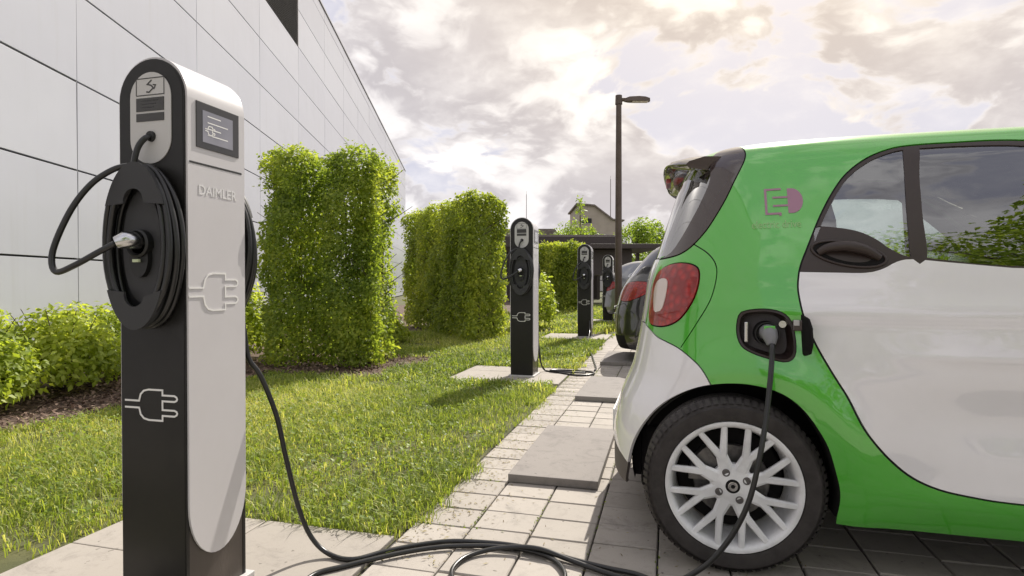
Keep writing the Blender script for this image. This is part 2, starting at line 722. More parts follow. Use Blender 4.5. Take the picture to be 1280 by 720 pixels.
# local: +Y runs along the wall away from the camera, -X is the inside
PW, PH = 3.02, 1.0
LOCAL0 = -5.445
ncol = 17
J = 0.020
pan_cache = {}
zrows = []
for r in range(0, 10):
    z0 = -0.746 + PH * r
    z1 = z0 + PH
    zrows.append((max(z0, 0.0), z1))
zrows.append((9.254, 9.60))
for ci in range(ncol):
    y0 = LOCAL0 + PW * ci
    for ri, (z0, z1) in enumerate(zrows):
        if ri in (8, 9) and 4 <= ci <= 6:
            continue
        key = (round(z1 - z0, 3),)
        if key not in pan_cache:
            b = MB().box(-0.04, 0.0, 0.005, PW - 0.005, J / 2, (z1 - z0) - J / 2, bev=0.003)
            o = b.build('facade_panel', M_clad, bld)
            pan_cache[key] = o.data
        else:
            o = D.objects.new('facade_panel', pan_cache[key])
            link(o, bld)
        o.location = (0, y0, z0)
        o.rotation_euler = (0, R(random.uniform(-.20, .20)), R(random.uniform(-.05, .05)))
ZTOP = zrows[-1][1]
YEND = LOCAL0 + PW * ncol
MB().box(-12.0, -0.05, LOCAL0, YEND - 0.05, 0.0, ZTOP - 0.05).build('core_wall', M_joint, bld)
jb = MB()
for ci in range(1, ncol):
    jb.box(-0.045, -0.004, LOCAL0 + PW * ci - 0.0028, LOCAL0 + PW * ci + 0.0028, 0.0, ZTOP - 0.02)
jb.build('joint_strips', M_vjoint, bld)
MB().box(-12.0, 0.03, LOCAL0, YEND, ZTOP + 0.003, ZTOP + 0.06).build('roof_coping', M_vjoint, bld)
lz0, lz1 = zrows[8][0], zrows[9][1]
for ci in (4, 5, 6):
    y0 = LOCAL0 + PW * ci
    fr = MB()
    fr.box(-0.04, 0.006, y0 + 0.004, y0 + 0.05, lz0 + 0.01, lz1 - 0.01)
    fr.box(-0.04, 0.006, y0 + PW - 0.05, y0 + PW - 0.004, lz0 + 0.01, lz1 - 0.01)
    o = fr.build('louvre_frame', M_louv, bld)
    lm = MB()
    n = 34
    for k in range(n):
        z = lz0 + 0.03 + (lz1 - lz0 - 0.06) * k / n
        lm.add([(-0.045, y0 + 0.05, z + 0.055), (-0.045, y0 + PW - 0.05, z + 0.055), (0.0, y0 + PW - 0.05, z), (0.0, y0 + 0.05, z),
                (-0.045, y0 + 0.05, z + 0.060), (-0.045, y0 + PW - 0.05, z + 0.060), (0.0, y0 + PW - 0.05, z + 0.005), (0.0, y0 + 0.05, z + 0.005)],
               [(0, 1, 2, 3), (7, 6, 5, 4), (3, 2, 6, 7), (0, 4, 5, 1)])
    lm.build('louvre_blades', M_louv, o)

# ==================================================================== VEGETATION
def leaves(points, size, normals=None, spread=1.0, fold=0.25, aspect=0.55, droop=0.3):
    """diamond leaves folded along the midrib: 2 triangles each -> (verts, tris)"""
    n = len(points)
    d = RNG.normal(size=(n, 3))
    if normals is not None:
        d = normals + d * spread
    d /= np.linalg.norm(d, axis=1, keepdims=True)
    t = RNG.normal(size=(n, 3)); t[:, 2] -= droop
    t -= (t * d).sum(1, keepdims=True) * d
    t /= np.linalg.norm(t, axis=1, keepdims=True)
    b = np.cross(d, t)
    s = (size * RNG.uniform(0.6, 1.3, n))[:, None]
    base = points
    tip = points + t * s
    midp = points + t * s * 0.45
    l = midp + b * s * aspect * 0.5 + d * s * fold * 0.3
    r = midp - b * s * aspect * 0.5 + d * s * fold * 0.3
    V = np.stack([base, l, tip, r], 1).reshape(-1, 3)
    k = np.arange(n)[:, None] * 4
    T = np.concatenate([k + np.array([[0, 2, 1]]), k + np.array([[0, 3, 2]])], 0)
    return V, T


def vnoise(p, seed=0, scale=1.0):
    """cheap smooth pseudo noise in [-1,1]"""
    q = p * scale
    r = np.random.default_rng(seed)
    out = np.zeros(len(p))
    for k in range(6):
        w = r.normal(size=3) * (1 + 0.5 * k)
        out += np.sin(q @ w + r.uniform(0, 6.28)) / (1 + 0.5 * k)
    return out / 2.6


M_hedge = leaf_mat('hornbeam_leaves', (0.12, 0.18, 0.032), (0.23, 0.30, 0.045), (0.42, 0.46, 0.08), trans=0.55)
M_hedge2 = leaf_mat('far_hedge_leaves', (0.13, 0.185, 0.032), (0.26, 0.32, 0.045), (0.44, 0.47, 0.08), trans=0.55)
M_shrub = leaf_mat('shrub_leaves', (0.16, 0.22, 0.03), (0.32, 0.39, 0.055), (0.50, 0.54, 0.11), trans=0.5)
M_tree = leaf_mat('tree_leaves', (0.12, 0.19, 0.03), (0.22, 0.31, 0.045), (0.33, 0.41, 0.07), trans=0.5)
M_twig = mat('twigs', (0.11, 0.085, 0.06), 0.9, var=0.4)
M_core = mat('hedge_inner_twigs', (0.045, 0.05, 0.022), 0.95, var=0.5, vscale=30)


def make_hedge(name, label, foot, h, nleaf, lsize, lm, ncol=6, notch=(), seed=1, zbase=0.03, roughness=0.10, lobe=0.035):
    """clipped hedge over a quadrilateral footprint, foot = near-left, near-right, far-right, far-left"""
    F4 = [np.array(f, float) for f in foot]
    c = sum(F4) / 4
    t = thing(name, label, 'hedge', loc=(c[0], c[1], 0), group='clipped hedges along the lawn')
    def bil(a, b):
        return (F4[0] * (1 - a)[:, None] + F4[1] * a[:, None]) * (1 - b)[:, None] + (F4[3] * (1 - a)[:, None] + F4[2] * a[:, None]) * b[:, None]
    n = nleaf
    # positions concentrated near the faces
    a = RNG.uniform(0, 1, n); b = RNG.uniform(0, 1, n); z = RNG.uniform(0, 1, n) ** 0.92
    face = RNG.uniform(0, 1, n)
    dep = np.abs(RNG.normal(0, 0.045, n))
    W = np.linalg.norm(F4[1] - F4[0]); Dp = np.linalg.norm(F4[3] - F4[0])
    nr = np.zeros((n, 3))
    ux = np.append((F4[1] - F4[0]) / W, 0); uy = np.append((F4[3] - F4[0]) / Dp, 0)
    m = face < 0.46; b[m] = dep[m] / Dp * 2.0; nr[m] = -uy
    m = (face >= 0.46) & (face < 0.60); b[m] = 1 - dep[m] / Dp * 2; nr[m] = uy
    m = (face >= 0.60) & (face < 0.76); a[m] = 1 - dep[m] / W * 2; nr[m] = ux
    m = (face >= 0.76) & (face < 0.84); a[m] = dep[m] / W * 2; nr[m] = -ux
    m = (face >= 0.84) & (face < 0.94); z[m] = 1 - dep[m] / h * 2; nr[m] = (0, 0, 1)
    xy = bil(a, b)
    p = np.column_stack([xy, zbase + z * (h - zbase)])
    # vertical column lobes and clumps: push leaves out and in
    lob = -np.cos(a * ncol * 2 * np.pi) * lobe
    cl = vnoise(p, seed, 3.1) * roughness + vnoise(p, seed + 5, 8.0) * 0.085 + vnoise(p, seed + 6, 18.0) * 0.03 + lob
    p += nr * cl[:, None] + RNG.normal(0, 0.02, (n, 3))
    # uneven top: columns of different height
    top = vnoise(np.column_stack([xy, np.zeros(n)]), seed + 9, 4.0) * 0.08
    p[:, 2] += top * z
    nr2 = nr.copy(); nr2[:, 2] += 0.55
    keep = np.ones(n, bool)
    for (c0, w0, zz, pr) in notch:      # thin places: centre a, half width, from z share, drop share
        inn = (np.abs(a - c0) < w0 * (0.7 + 0.5 * vnoise(p, seed + 3, 2.0))) & (z > zz)
        keep &= ~(inn & (RNG.uniform(0, 1, n) < pr))
    # patchy holes
    keep &= ~((vnoise(p, seed + 11, 7.0) > 0.58) & (RNG.uniform(0, 1, n) < 0.7))
    p = p[keep]; nr2 = nr2[keep]
    V, T = leaves(p, lsize, nr2, 0.55)
    rnd = np.clip(RNG.uniform(0, 1, len(p)) * 0.6 + 0.2 + vnoise(p, seed + 2, 2.2) * 0.28, 0, 1)
    o = fast_mesh('foliage', V - np.array([c[0], c[1], 0]), 3, lm, t, attr=np.repeat(rnd, 4), tris=T)
    stuff(o)
    # shoots standing above the clipped top
    # stems and inner twigs
    st = MB()
    ns = max(4, int(W / 0.28))
    for i in range(ns):
        aa = (i + 0.5) / ns
        for bb in ((0.5,) if Dp < 0.7 else (0.28, 0.72)):
            q = bil(np.array([aa + random.uniform(-.02, .02)]), np.array([bb]))[0]
            if any(abs(aa - nn[0]) < nn[1] * 0.6 for nn in notch) and random.random() < 0.6:
                continue
            pts = [(q[0] - c[0] + random.uniform(-.02, .02) * k, q[1] - c[1] + random.uniform(-.02, .02) * k, h * 0.93 * k / 5) for k in range(6)]
            st.tube(pts, [0.022 - 0.003 * k for k in range(6)], 6)
            for k in range(22):
                z0 = random.uniform(0.25, h * 0.9)
                an = random.uniform(0, 6.28)
                ln = random.uniform(0.15, min(0.42, Dp * 0.5))
                x0, y0 = q[0] - c[0], q[1] - c[1]
                st.tube([(x0, y0, z0), (x0 + math.cos(an) * ln * .5, y0 + math.sin(an) * ln * .5, z0 + ln * .25), (x0 + math.cos(an) * ln, y0 + math.sin(an) * ln, z0 + ln * .6)], [0.007, 0.005, 0.003], 4, caps=False)
    st.build('stems', M_twig, t, smooth=True)
    return t


def inner_leaves(t, foot, h, n, lsize, lm, seed, thin=None):
    F4 = [np.array(f, float) for f in foot]
    c = sum(F4) / 4
    a = RNG.uniform(0.06, 0.94, n); b = RNG.uniform(0.1, 0.9, n); z = RNG.uniform(0.08, 0.95, n)
    if thin:
        k = ~((np.abs(a - thin[0]) < thin[1]) & (z > thin[2]) & (RNG.uniform(0, 1, n) < 0.85))
        a, b, z = a[k], b[k], z[k]
    xy = (F4[0] * (1 - a)[:, None] + F4[1] * a[:, None]) * (1 - b)[:, None] + (F4[3] * (1 - a)[:, None] + F4[2] * a[:, None]) * b[:, None]
    p = np.column_stack([xy - c, z * h])
    V, T = leaves(p, lsize * 1.25)
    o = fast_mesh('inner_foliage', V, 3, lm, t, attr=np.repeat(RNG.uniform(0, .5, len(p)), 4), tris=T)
    stuff(o)


f1 = ((-4.75, 5.95), (-3.20, 6.0), (-3.38, 6.95), (-4.95, 6.9))
h1 = make_hedge('clipped_hedge', 'tall two-lobed green hedge right behind the nearest charging column', f1, 2.50, 44000, 0.050, M_hedge,
                ncol=2.0, notch=((0.53, 0.06, 0.40, 0.80),), seed=4, roughness=0.17, lobe=0.11)
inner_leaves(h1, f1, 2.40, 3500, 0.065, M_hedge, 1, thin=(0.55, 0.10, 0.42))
f2 = ((-5.75, 12.1), (-3.17, 9.15), (-2.80, 10.1), (-5.2, 12.9))
h2 = make_hedge('clipped_hedge', 'long clipped hedge running back beside the second charging column', f2, 2.46, 42000, 0.065, M_hedge2, ncol=5, seed=14, roughness=0.10)
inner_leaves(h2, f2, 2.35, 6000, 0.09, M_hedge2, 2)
f3 = ((-4.6, 18.6), (-2.75, 18.8), (-2.7, 19.9), (-4.6, 19.7))
h3 = make_hedge('clipped_hedge', 'farthest clipped hedge, just left of the third charging column', f3, 2.25, 12000, 0.10, M_hedge2, ncol=3, seed=24, roughness=0.10)
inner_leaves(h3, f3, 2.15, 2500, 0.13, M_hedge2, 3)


def make_shrub(x, y, rx, ry, h, n, ls, label, seed, name='leafy_shrub', lm=None, group='low yellow-green shrubs in the bed'):
    t = thing(name, label, 'shrub', loc=(x, y, 0), group=group)
    u = RNG.normal(size=(n, 3)); u /= np.linalg.norm(u, axis=1, keepdims=True)
    u[:, 2] = np.abs(u[:, 2])
    r = RNG.uniform(0.45, 1.0, n) ** 0.6
    lump = 1 + 0.16 * vnoise(u, seed, 4.0) + 0.10 * vnoise(u, seed + 1, 9.0)
    p = u * (r * lump)[:, None] * np.array([rx, ry, h * 0.82]) + np.array([0, 0, h * 0.14])
    keep = ~((vnoise(p, seed + 8, 7.0) > 0.6) & (RNG.uniform(0, 1, n) < 0.6))
    p = p[keep]; u = u[keep]
    nr = u.copy(); nr[:, 2] += 0.6
    V, T = leaves(p, ls, nr, 0.8, aspect=0.6)
    rnd = np.clip(RNG.uniform(0, 1, len(p)) * 0.6 + 0.2 + vnoise(p, seed + 2, 5.0) * 0.3, 0, 1)
    stuff(fast_mesh('foliage', V, 3, lm or M_shrub, t, attr=np.repeat(rnd, 4), tris=T))
    st = MB()
    for k in range(14):
        an = random.uniform(0, 6.28); q = random.uniform(0.3, 0.9)
        e = (math.cos(an) * rx * q, math.sin(an) * ry * q, h * random.uniform(0.6, 0.95))
        st.tube([(e[0] * .1, e[1] * .1, -0.02), (e[0] * .5, e[1] * .5, e[2] * .55), e], [0.009, 0.006, 0.003], 5, caps=False)
    st.build('stems', M_twig, t, smooth=True)
    return t


SHR = 'yellow-green shrub on mulch, '
shr = [(-5.25, 2.25, .50, .50, .80, 'cut by the left edge of the photo'),
       (-5.25, 3.20, .55, .50, .78, 'the one just right of the edge shrub'),
       (-5.35, 4.10, .52, .50, .80, 'just left of the nearest charging column'),
       (-5.75, 4.95, .55, .50, .78, 'half hidden by the nearest charging column'),
       (-6.0, 3.7, .50, .55, .82, 'in the second row against the panels'),
       (-5.95, 2.7, .50, .55, .80, 'in the second row, left of the vertical joint'),
       (-5.9, 1.9, .45, .50, .80, 'in the second row at the left edge of the photo')]
for k, (x, y, rx, ry, h, lab) in enumerate(shr):
    make_shrub(x, y, rx, ry, h, 5200, 0.060, SHR + lab, 40 + k)
for k, (x, y, rx, ry, h, lab) in enumerate([(-5.4, 6.3, .5, .6, 1.05, 'seen between the nearest charging column and the tall hedge'),
                                            (-6.3, 6.9, .7, .7, 0.95, 'standing behind the tall hedge on its left'),
                                            (-4.7, 8.6, .6, .6, 0.55, 'low in the gap between the two tall hedges'),
                                            (-2.75, 12.2, .45, .6, 1.25, 'peeping out between the second hedge and the second charging column'),
                                            (-6.3, 10.5, .6, .8, 0.7, 'against the wall in the gap between the hedges')]):
    make_shrub(x, y, rx, ry, h, 3200, 0.08, 'sunlit yellow-green shrub ' + lab, 60 + k, group='sunlit shrubs between the hedges')

# mulch chips
n = 9000
cx = RNG.uniform(-5.6, -4.2, n); cy = RNG.uniform(1.4, 5.6, n)
k = RNG.uniform(0, 1, n) < 0.35
cx[k] = RNG.uniform(-5.1, -2.95, k.sum()); cy[k] = RNG.uniform(5.5, 7.2, k.sum())
p = np.column_stack([cx, cy, RNG.uniform(0.0, 0.012, n)])
V, T = leaves(p, 0.045, np.tile([0, 0, 1.0], (n, 1)), 0.35, aspect=0.45, droop=0)
M_chip = leaf_mat('bark_chips', (0.08, 0.05, 0.035), (0.17, 0.11, 0.08), (0.30, 0.22, 0.17), trans=0.0, rough=0.9)
stuff(fast_mesh('mulch_chips', V, 3, M_chip, attr=np.repeat(RNG.uniform(0, 1, n), 4), tris=T))

# grass: curved two-segment blades in tufts
M_grass = leaf_mat('grass_blades', (0.09, 0.145, 0.026), (0.25, 0.315, 0.055), (0.56, 0.54, 0.22), trans=0.47, rough=0.55)


def on_lawn(x, y):
    ok = (x < LAWN_X + 0.03 + 0.04 * np.sin(y * 3.1) + 0.035 * np.sin(y * 11.0 + 1) + 0.02 * np.sin(y * 37.0)) & (x > -9)
    for yc in PAD_Y:
        ok &= ~((x > -2.21) & (x < -1.0) & (y > yc - 0.46) & (y < yc + 0.54))
    ok &= ~((x < -4.22 + 0.06 * np.sin(y * 4)) & (y < 5.6))
    ok &= ~((x < -2.95 + 0.1 * np.sin(y * 5)) & (y >= 5.5) & (y < 7.1 + 0.1 * np.sin(x * 4)))
    ok &= ~((x < -4.9) & (y > 7.1))
    return ok


def blades(n, x0, x1, y0, y1, hmin, hmax, w, tuft, seed):
    tn = n // 14
    tx = RNG.uniform(x0, x1, tn); ty = RNG.uniform(y0, y1, tn)
    tsz = np.random.default_rng(seed).gamma(3.0, 0.33, tn)          # a few large tufts, many small ones
    ti = RNG.integers(0, tn, n)
    ox = RNG.normal(0, tuft, n) * (0.5 + 0.6 * tsz[ti]); oy = RNG.normal(0, tuft, n) * (0.5 + 0.6 * tsz[ti])
    x = tx[ti] + ox; y = ty[ti] + oy
    q = np.column_stack([x, y, np.zeros(n)])
    pn = vnoise(q, 77, 1.6) * 0.45 + vnoise(q, 78, 5.0) * 0.55
    # bare and thin patches where the noise is low; some stray blades creep over the paving edge
    k = on_lawn(x, y) & (RNG.uniform(-1.0, 1.0, n) < pn * 1.5 + 0.50)
    x, y, ti, pn, ox, oy = x[k], y[k], ti[k], pn[k], ox[k], oy[k]
    n = len(x)
    hgt = RNG.uniform(hmin, hmax, n) * (1 + 0.45 * pn) * np.clip(0.45 + 0.6 * tsz[ti], .5, 1.9)
    an = np.arctan2(oy, ox) + RNG.normal(0, 0.9, n)
    lean = RNG.uniform(0.3, 1.7, n) * hgt
    dx, dy = np.cos(an), np.sin(an)
    wx, wy = -dy * w * RNG.uniform(.6, 1.4, n), dx * w * RNG.uniform(.6, 1.4, n)
    b0 = np.column_stack([x - wx, y - wy, np.full(n, -0.012)])
    b1 = np.column_stack([x + wx, y + wy, np.full(n, -0.012)])
    m0 = np.column_stack([x - wx * .8 + dx * lean * .35, y - wy * .8 + dy * lean * .35, hgt * .62])
    m1 = np.column_stack([x + wx * .8 + dx * lean * .35, y + wy * .8 + dy * lean * .35, hgt * .62])
    tp = np.column_stack([x + dx * lean, y + dy * lean, hgt * RNG.uniform(.75, 1.0, n)])
    V = np.stack([b0, b1, m1, m0, tp], 1).reshape(-1, 3)
    o = np.arange(n)[:, None] * 5
    T = np.concatenate([o + np.array([[0, 1, 2]]), o + np.array([[0, 2, 3]]), o + np.array([[3, 2, 4]])], 0)
    tt = np.random.default_rng(seed + 50).uniform(-.22, .25, tn)[ti]
    rnd = np.clip(RNG.uniform(0, 1, n) * 0.35 + 0.26 + tt - 0.22 * pn + 0.30 * vnoise(np.column_stack([x, y, 0 * x]), 79, 1.1) + RNG.choice([0, .5], n, p=[.92, .08]), 0, 1)
    return V, T, np.repeat(rnd, 5)


parts = [blades(120000, -5.2, -0.95, 1.6, 5.0, .022, .052, .0022, .030, 1),
         blades(80000, -6.0, -0.95, 5.0, 11.0, .024, .054, .0040, .045, 2),
         blades(40000, -7.0, -0.95, 11.0, 24.0, .035, .075, .010, .09, 3)]
Vs, Ts, As, k = [], [], [], 0
for V, T, a in parts:
    Vs.append(V); Ts.append(T + k); As.append(a); k += len(V)
stuff(fast_mesh('grass', np.concatenate(Vs), 3, M_grass, attr=np.concatenate(As), tris=np.concatenate(Ts)))

# moss tufts in the paver joints beside the lawn
q_ = []
for i in range(0, 5):
    xj = -1.015 + PX * i
    m_ = int(900 * (0.55 ** i))
    yy = RNG.uniform(1.9, 8.0, m_)
    k_ = vnoise(np.column_stack([yy * 0 + xj * 7, yy, yy * 0]), 200 + i, 2.4) > 0.1
    q_.append(np.column_stack([xj + RNG.normal(0, .003, m_), yy, RNG.uniform(-.006, .004, m_)])[k_])
for j in range(4, 34):
    yj = 1.30 + PY * j
    xx = RNG.uniform(-1.02, -.5, 40)
    q_.append(np.column_stack([xx, yj + RNG.normal(0, .003, 40), RNG.uniform(-.006, .003, 40)])[xx < -1.02 + RNG.exponential(.18)])
p = np.concatenate(q_)
V, T = leaves(p, 0.012, np.tile([0, 0, 1.0], (len(p), 1)), 0.6, aspect=0.5, droop=-.6)
stuff(fast_mesh('joint_moss', V, 3, M_grass, attr=np.repeat(RNG.uniform(0, .5, len(p)), 4), tris=T))

# dry grass clippings and crumbs scattered over the pavers near the lawn
n = 2600
x = LAWN_X + np.abs(RNG.normal(0, .16, n)) + .01; y = RNG.uniform(1.9, 7.5, n)
k = RNG.uniform(0, 1, n) < .25
x[k] = RNG.uniform(-1.0, 1.2, k.sum())
p = np.column_stack([x, y, RNG.uniform(0.001, 0.004, n)])
V, T = leaves(p, 0.020, np.tile([0, 0, 1.0], (n, 1)), 0.15, aspect=0.22, droop=0, fold=.1)
M_litter = leaf_mat('dry_clippings', (0.10, 0.07, 0.035), (0.24, 0.19, 0.09), (0.36, 0.32, 0.16), trans=0.1, rough=0.9)
stuff(fast_mesh('clippings', V, 3, M_litter, attr=np.repeat(RNG.uniform(0, 1, n), 4), tris=T))

# broad-leaved weeds between the grass
n = 26000
x = RNG.uniform(-4.2, -1.05, n); y = RNG.uniform(1.8, 8.0, n)
q = np.column_stack([x, y, np.zeros(n)])
k = on_lawn(x, y) & (vnoise(q, 91, 3.0) > -0.25)
p = np.column_stack([x, y, RNG.uniform(0.005, 0.05, n)])[k]
V, T = leaves(p, 0.024, np.tile([0, 0, 1.0], (len(p), 1)), 0.5, aspect=0.7, droop=-0.2)
M_weed = leaf_mat('weed_leaves', (0.11, 0.17, 0.03), (0.22, 0.30, 0.05), (0.34, 0.40, 0.09), trans=0.4)
stuff(fast_mesh('lawn_weeds', V, 3, M_weed, attr=np.repeat(RNG.uniform(0, .8, len(p)), 4), tris=T))


def make_tree(x, y, h, cr, ch, n, ls, label, seed, name='leafy_tree', group='trees beyond the car park', trunk=0.12, lm=None):
    t = thing(name, label, 'tree', loc=(x, y, 0), group=group)
    rr = random.Random(seed)
    tk = MB()
    zc = h - ch
    tk.tube([(0, 0, -0.1), (0.05, 0, zc * .6), (0, .05, zc + ch * .45), (0.02, 0, h * .93)], [trunk, trunk * .8, trunk * .45, trunk * .1], 8)
    cents = []
    for k in range(16):
        an = rr.uniform(0, 6.28); q = rr.uniform(.35, .85)
        z = zc + ch * rr.uniform(.12, .88)
        prof = math.sqrt(max(0.05, 1 - ((z - zc - ch * .45) / (ch * .62)) ** 2))
        e = (math.cos(an) * cr * q * prof, math.sin(an) * cr * q * prof, z)
        cents.append((e, cr * rr.uniform(.28, .48)))
        tk.tube([(0, 0, z - ch * .3), (e[0] * .5, e[1] * .5, z - ch * .1), e], [trunk * .35, trunk * .2, trunk * .08], 5, caps=False)
    tk.build('trunk', M_twig, t, smooth=True)
    cents.append(((0, 0, h - cr * .35), cr * .35))
    per = n // len(cents)
    P, N = [], []
    for e, rad in cents:
        u = RNG.normal(size=(per, 3)); u /= np.linalg.norm(u, axis=1, keepdims=True)
        r = rad * RNG.uniform(.3, 1, per) ** .5 * (1 + .25 * vnoise(u, seed + per, 4))
        P.append(np.array(e) + u * r[:, None]); N.append(u + np.array([0, 0, .5]))
    P = np.concatenate(P); N = np.concatenate(N)
    V, T = leaves(P, ls, N, 0.7)
    rnd = np.clip(RNG.uniform(0, 1, len(P)) * .6 + .2 + vnoise(P, seed, 1.5) * .25, 0, 1)
    stuff(fast_mesh('crown', V, 3, lm or M_tree, t, attr=np.repeat(rnd, 4), tris=T))
    return t


def camxy(px, dep):
    lat = (px - 640) / 730.0 * dep
    ca, sa = math.cos(R(15)), math.sin(R(15))
    return lat * ca - dep * sa, lat * sa + dep * ca


TR = [(700, 44, 4.9, 1.7, 3.6, 'round bright green tree above the left end of the carport roof'),
      (712, 52, 6.2, 1.7, 4.4, 'bright tree behind the carport, left of the slender one'),
      (738, 42, 5.0, 1.3, 3.0, 'low bright bush-like tree between the slender tree and the tan house'),
      (795, 40, 5.3, 1.6, 4.0, 'bright green tree just right of the lamp pole above the carport'),
      (812, 44, 5.6, 1.5, 4.0, 'bright green tree half hidden by the rear window of the green and white car'),
      (655, 60, 6.0, 2.6, 5.0, 'distant tree behind the second charging column'),
      (670, 62, 4.6, 2.4, 3.8, 'wide low distant tree right of the second charging column')]
for k, (px, dep, h, cr, ch, lab) in enumerate(TR):
    x, y = camxy(px, dep)
    make_tree(x, y, h, cr, ch, 3400, 0.20, lab, 100 + k)
x, y = camxy(725, 36)
make_tree(x, y, 6.3, 0.65, 4.2, 420, 0.20, 'slender sparse young tree rising left of the tan house roof', 131, trunk=0.05)

# woods beyond the car park and on the far side of the street
for k, (px, dep, n, hh) in enumerate(((1000, 70, 12000, 6.0), (420, 90, 6000, 6.0))):
    c = camxy(px, dep)
    P = []
    for i in range(44):
        a = (i / 44 - .5) * 110
        for j in range(3):
            P.append((c[0] + a * .97 + random.uniform(-1, 1), c[1] + a * .26 + random.uniform(-3, 3), random.uniform(1.0, hh * .7), random.uniform(1.5, 2.8)))
    P = np.array(P)
    idx = RNG.integers(0, len(P), n)
    u = RNG.normal(size=(n, 3)); u /= np.linalg.norm(u, axis=1, keepdims=True)
    q = P[idx, :3] + u * P[idx, 3:4] * RNG.uniform(.5, 1, n)[:, None]
    V, T = leaves(q, 0.75, u + np.array([0, 0, .5]), .7)
    stuff(fast_mesh('far_woods', V, 3, M_tree, attr=np.repeat(RNG.uniform(0, 1, n), 4), tris=T))

# ==================================================================== CHARGING COLUMNS
M_blk = mat('black_painted_metal', (0.012, 0.011, 0.010), 0.42, spec=0.35, coat=0.08, coatrough=0.15, var=0.2, vscale=6)
M_base = mat('dark_brown_metal', (0.115, 0.10, 0.09), 0.30, metal=0.5, var=0.25, vscale=5, stretch=(1, 1, .2))
M_silver = mat('pale_silver_paint', (0.62, 0.60, 0.61), 0.36, metal=0.0, var=0.05, vscale=3)
M_plate = mat('light_grey_plate', (0.52, 0.51, 0.50), 0.45)
M_guard = mat('dark_grey_plastic', (0.045, 0.045, 0.047), 0.55, spec=0.3, bump=0.05, bscale=300)
M_rubber = mat('black_cable_rubber', (0.012, 0.012, 0.012), 0.30, spec=0.6)
M_white = mat('white_print', (0.80, 0.79, 0.77), 0.5)
M_letter = mat('pale_grey_lettering', (0.74, 0.73, 0.73), 0.4)
M_dark = mat('black_plastic', (0.010, 0.010, 0.010), 0.5)
M_chrome = mat('polished_steel', (0.62, 0.62, 0.62), 0.22, metal=1.0)
M_screenf = mat('screen_bezel', (0.045, 0.043, 0.042), 0.25)
M_led = mat('pale_green_lamp_lens', (0.55, 0.62, 0.40), 0.2)


def screen_mat():
    m = D.materials.new('lit_screen')
    m.use_nodes = True
    t = NT(m.node_tree)
    out = t.n('ShaderNodeOutputMaterial')
    p = t.n('ShaderNodeBsdfPrincipled')
    tc = t.n('ShaderNodeTexCoord')
    n = t.noise(tc.outputs['Object'], 9, 2, 0.5)
    c = t.mix(n, (0.08, 0.08, 0.085), (0.20, 0.19, 0.21))
    t.l(c, p.inputs['Base Color'])
    p.inputs['Roughness'].default_value = 0.08
    p.inputs['Emission Strength'].default_value = 0.45
    t.l(c, p.inputs['Emission Color'])
    t.l(p.outputs[0], out.inputs[0])
    return m


M_screen = screen_mat()
HW, ZC = 0.119, 1.545       # half width of the column, centre height of the arched top
YB = 0.125                  # half depth


def arch(hw, zc, z0, n=18):
    return [(-hw, z0), (hw, z0)] + [(hw * math.cos(math.pi * k / n), zc + hw * math.sin(math.pi * k / n)) for k in range(n + 1)]


def stadium(rx, z0, z1, cx=0.0, n=16):
    o = []
    for k in range(n + 1):
        a = math.pi * k / n
        o.append((cx + rx * math.cos(a), z1 - rx + rx * math.sin(a)))
    for k in range(n + 1):
        a = math.pi + math.pi * k / n
        o.append((cx + rx * math.cos(a), z0 + rx + rx * math.sin(a)))
    return o


# plug symbol: unit drawing, x to the right, 1 wide
PLUG = [
    [(0.0, 0.075), (0.27, 0.075), (0.30, 0.22), (0.36, 0.30), (0.45, 0.33), (0.71, 0.33), (0.71, 0.22), (0.93, 0.22), (0.97, 0.19), (0.98, 0.155), (0.97, 0.12),
     (0.93, 0.095), (0.71, 0.095), (0.71, -0.095), (0.93, -0.095), (0.97, -0.12), (0.98, -0.155), (0.97, -0.19), (0.93, -0.22), (0.71, -0.22), (0.71, -0.33),
     (0.45, -0.33), (0.36, -0.30), (0.30, -0.22), (0.27, -0.075), (0.0, -0.075)],
]


def plug_symbol(parent, w, place, stroke, sy=1.0):
    vs, fs = [], []
    for pl in PLUG:
        v, f = ribbon([(p[0] * w, p[1] * w * sy) for p in pl], stroke)
        k = len(vs)
        vs += [place(q[0], q[1], 0.0) for q in v] + [place(q[0], q[1], 0.0012) for q in v]
        m = len(v)
        fs += [tuple(i + k for i in q) for q in f] + [tuple(i + k + m for i in q[::-1]) for q in f]
        for i in range(0, m - 2, 2):
            fs.append((k + i, k + i + 2, k + m + i + 2, k + m + i)); fs.append((k + i + 1, k + m + i + 1, k + m + i + 3, k + i + 3))
    return meshobj('plug_symbol', vs, fs, M_white, parent)


def side_tongue(side, parent):
    """silver side cover with its rounded lower tongue, and the arched roof skin it continues into"""
    b = MB()
    x = side * HW
    ys = YB - 0.006
    zt = ZC
    low = [(ys * math.cos(math.pi + math.pi * k / 20), 0.33 + 0.178 * math.sin(math.pi + math.pi * k / 20)) for k in range(21)]
    poly = [(ys, zt)] + [(-ys, zt)] + low
    b.prism(poly, x, x + side * 0.007, axis='x')
    return b


def oval(rx, rz, n=48, a0=0, a1=360, cx=0, cz=0):
    return [(cx + rx * math.cos(R(a0 + (a1 - a0) * k / n)), cz + rz * math.sin(R(a0 + (a1 - a0) * k / n))) for k in range(n + (0 if a1 - a0 == 360 else 1))]


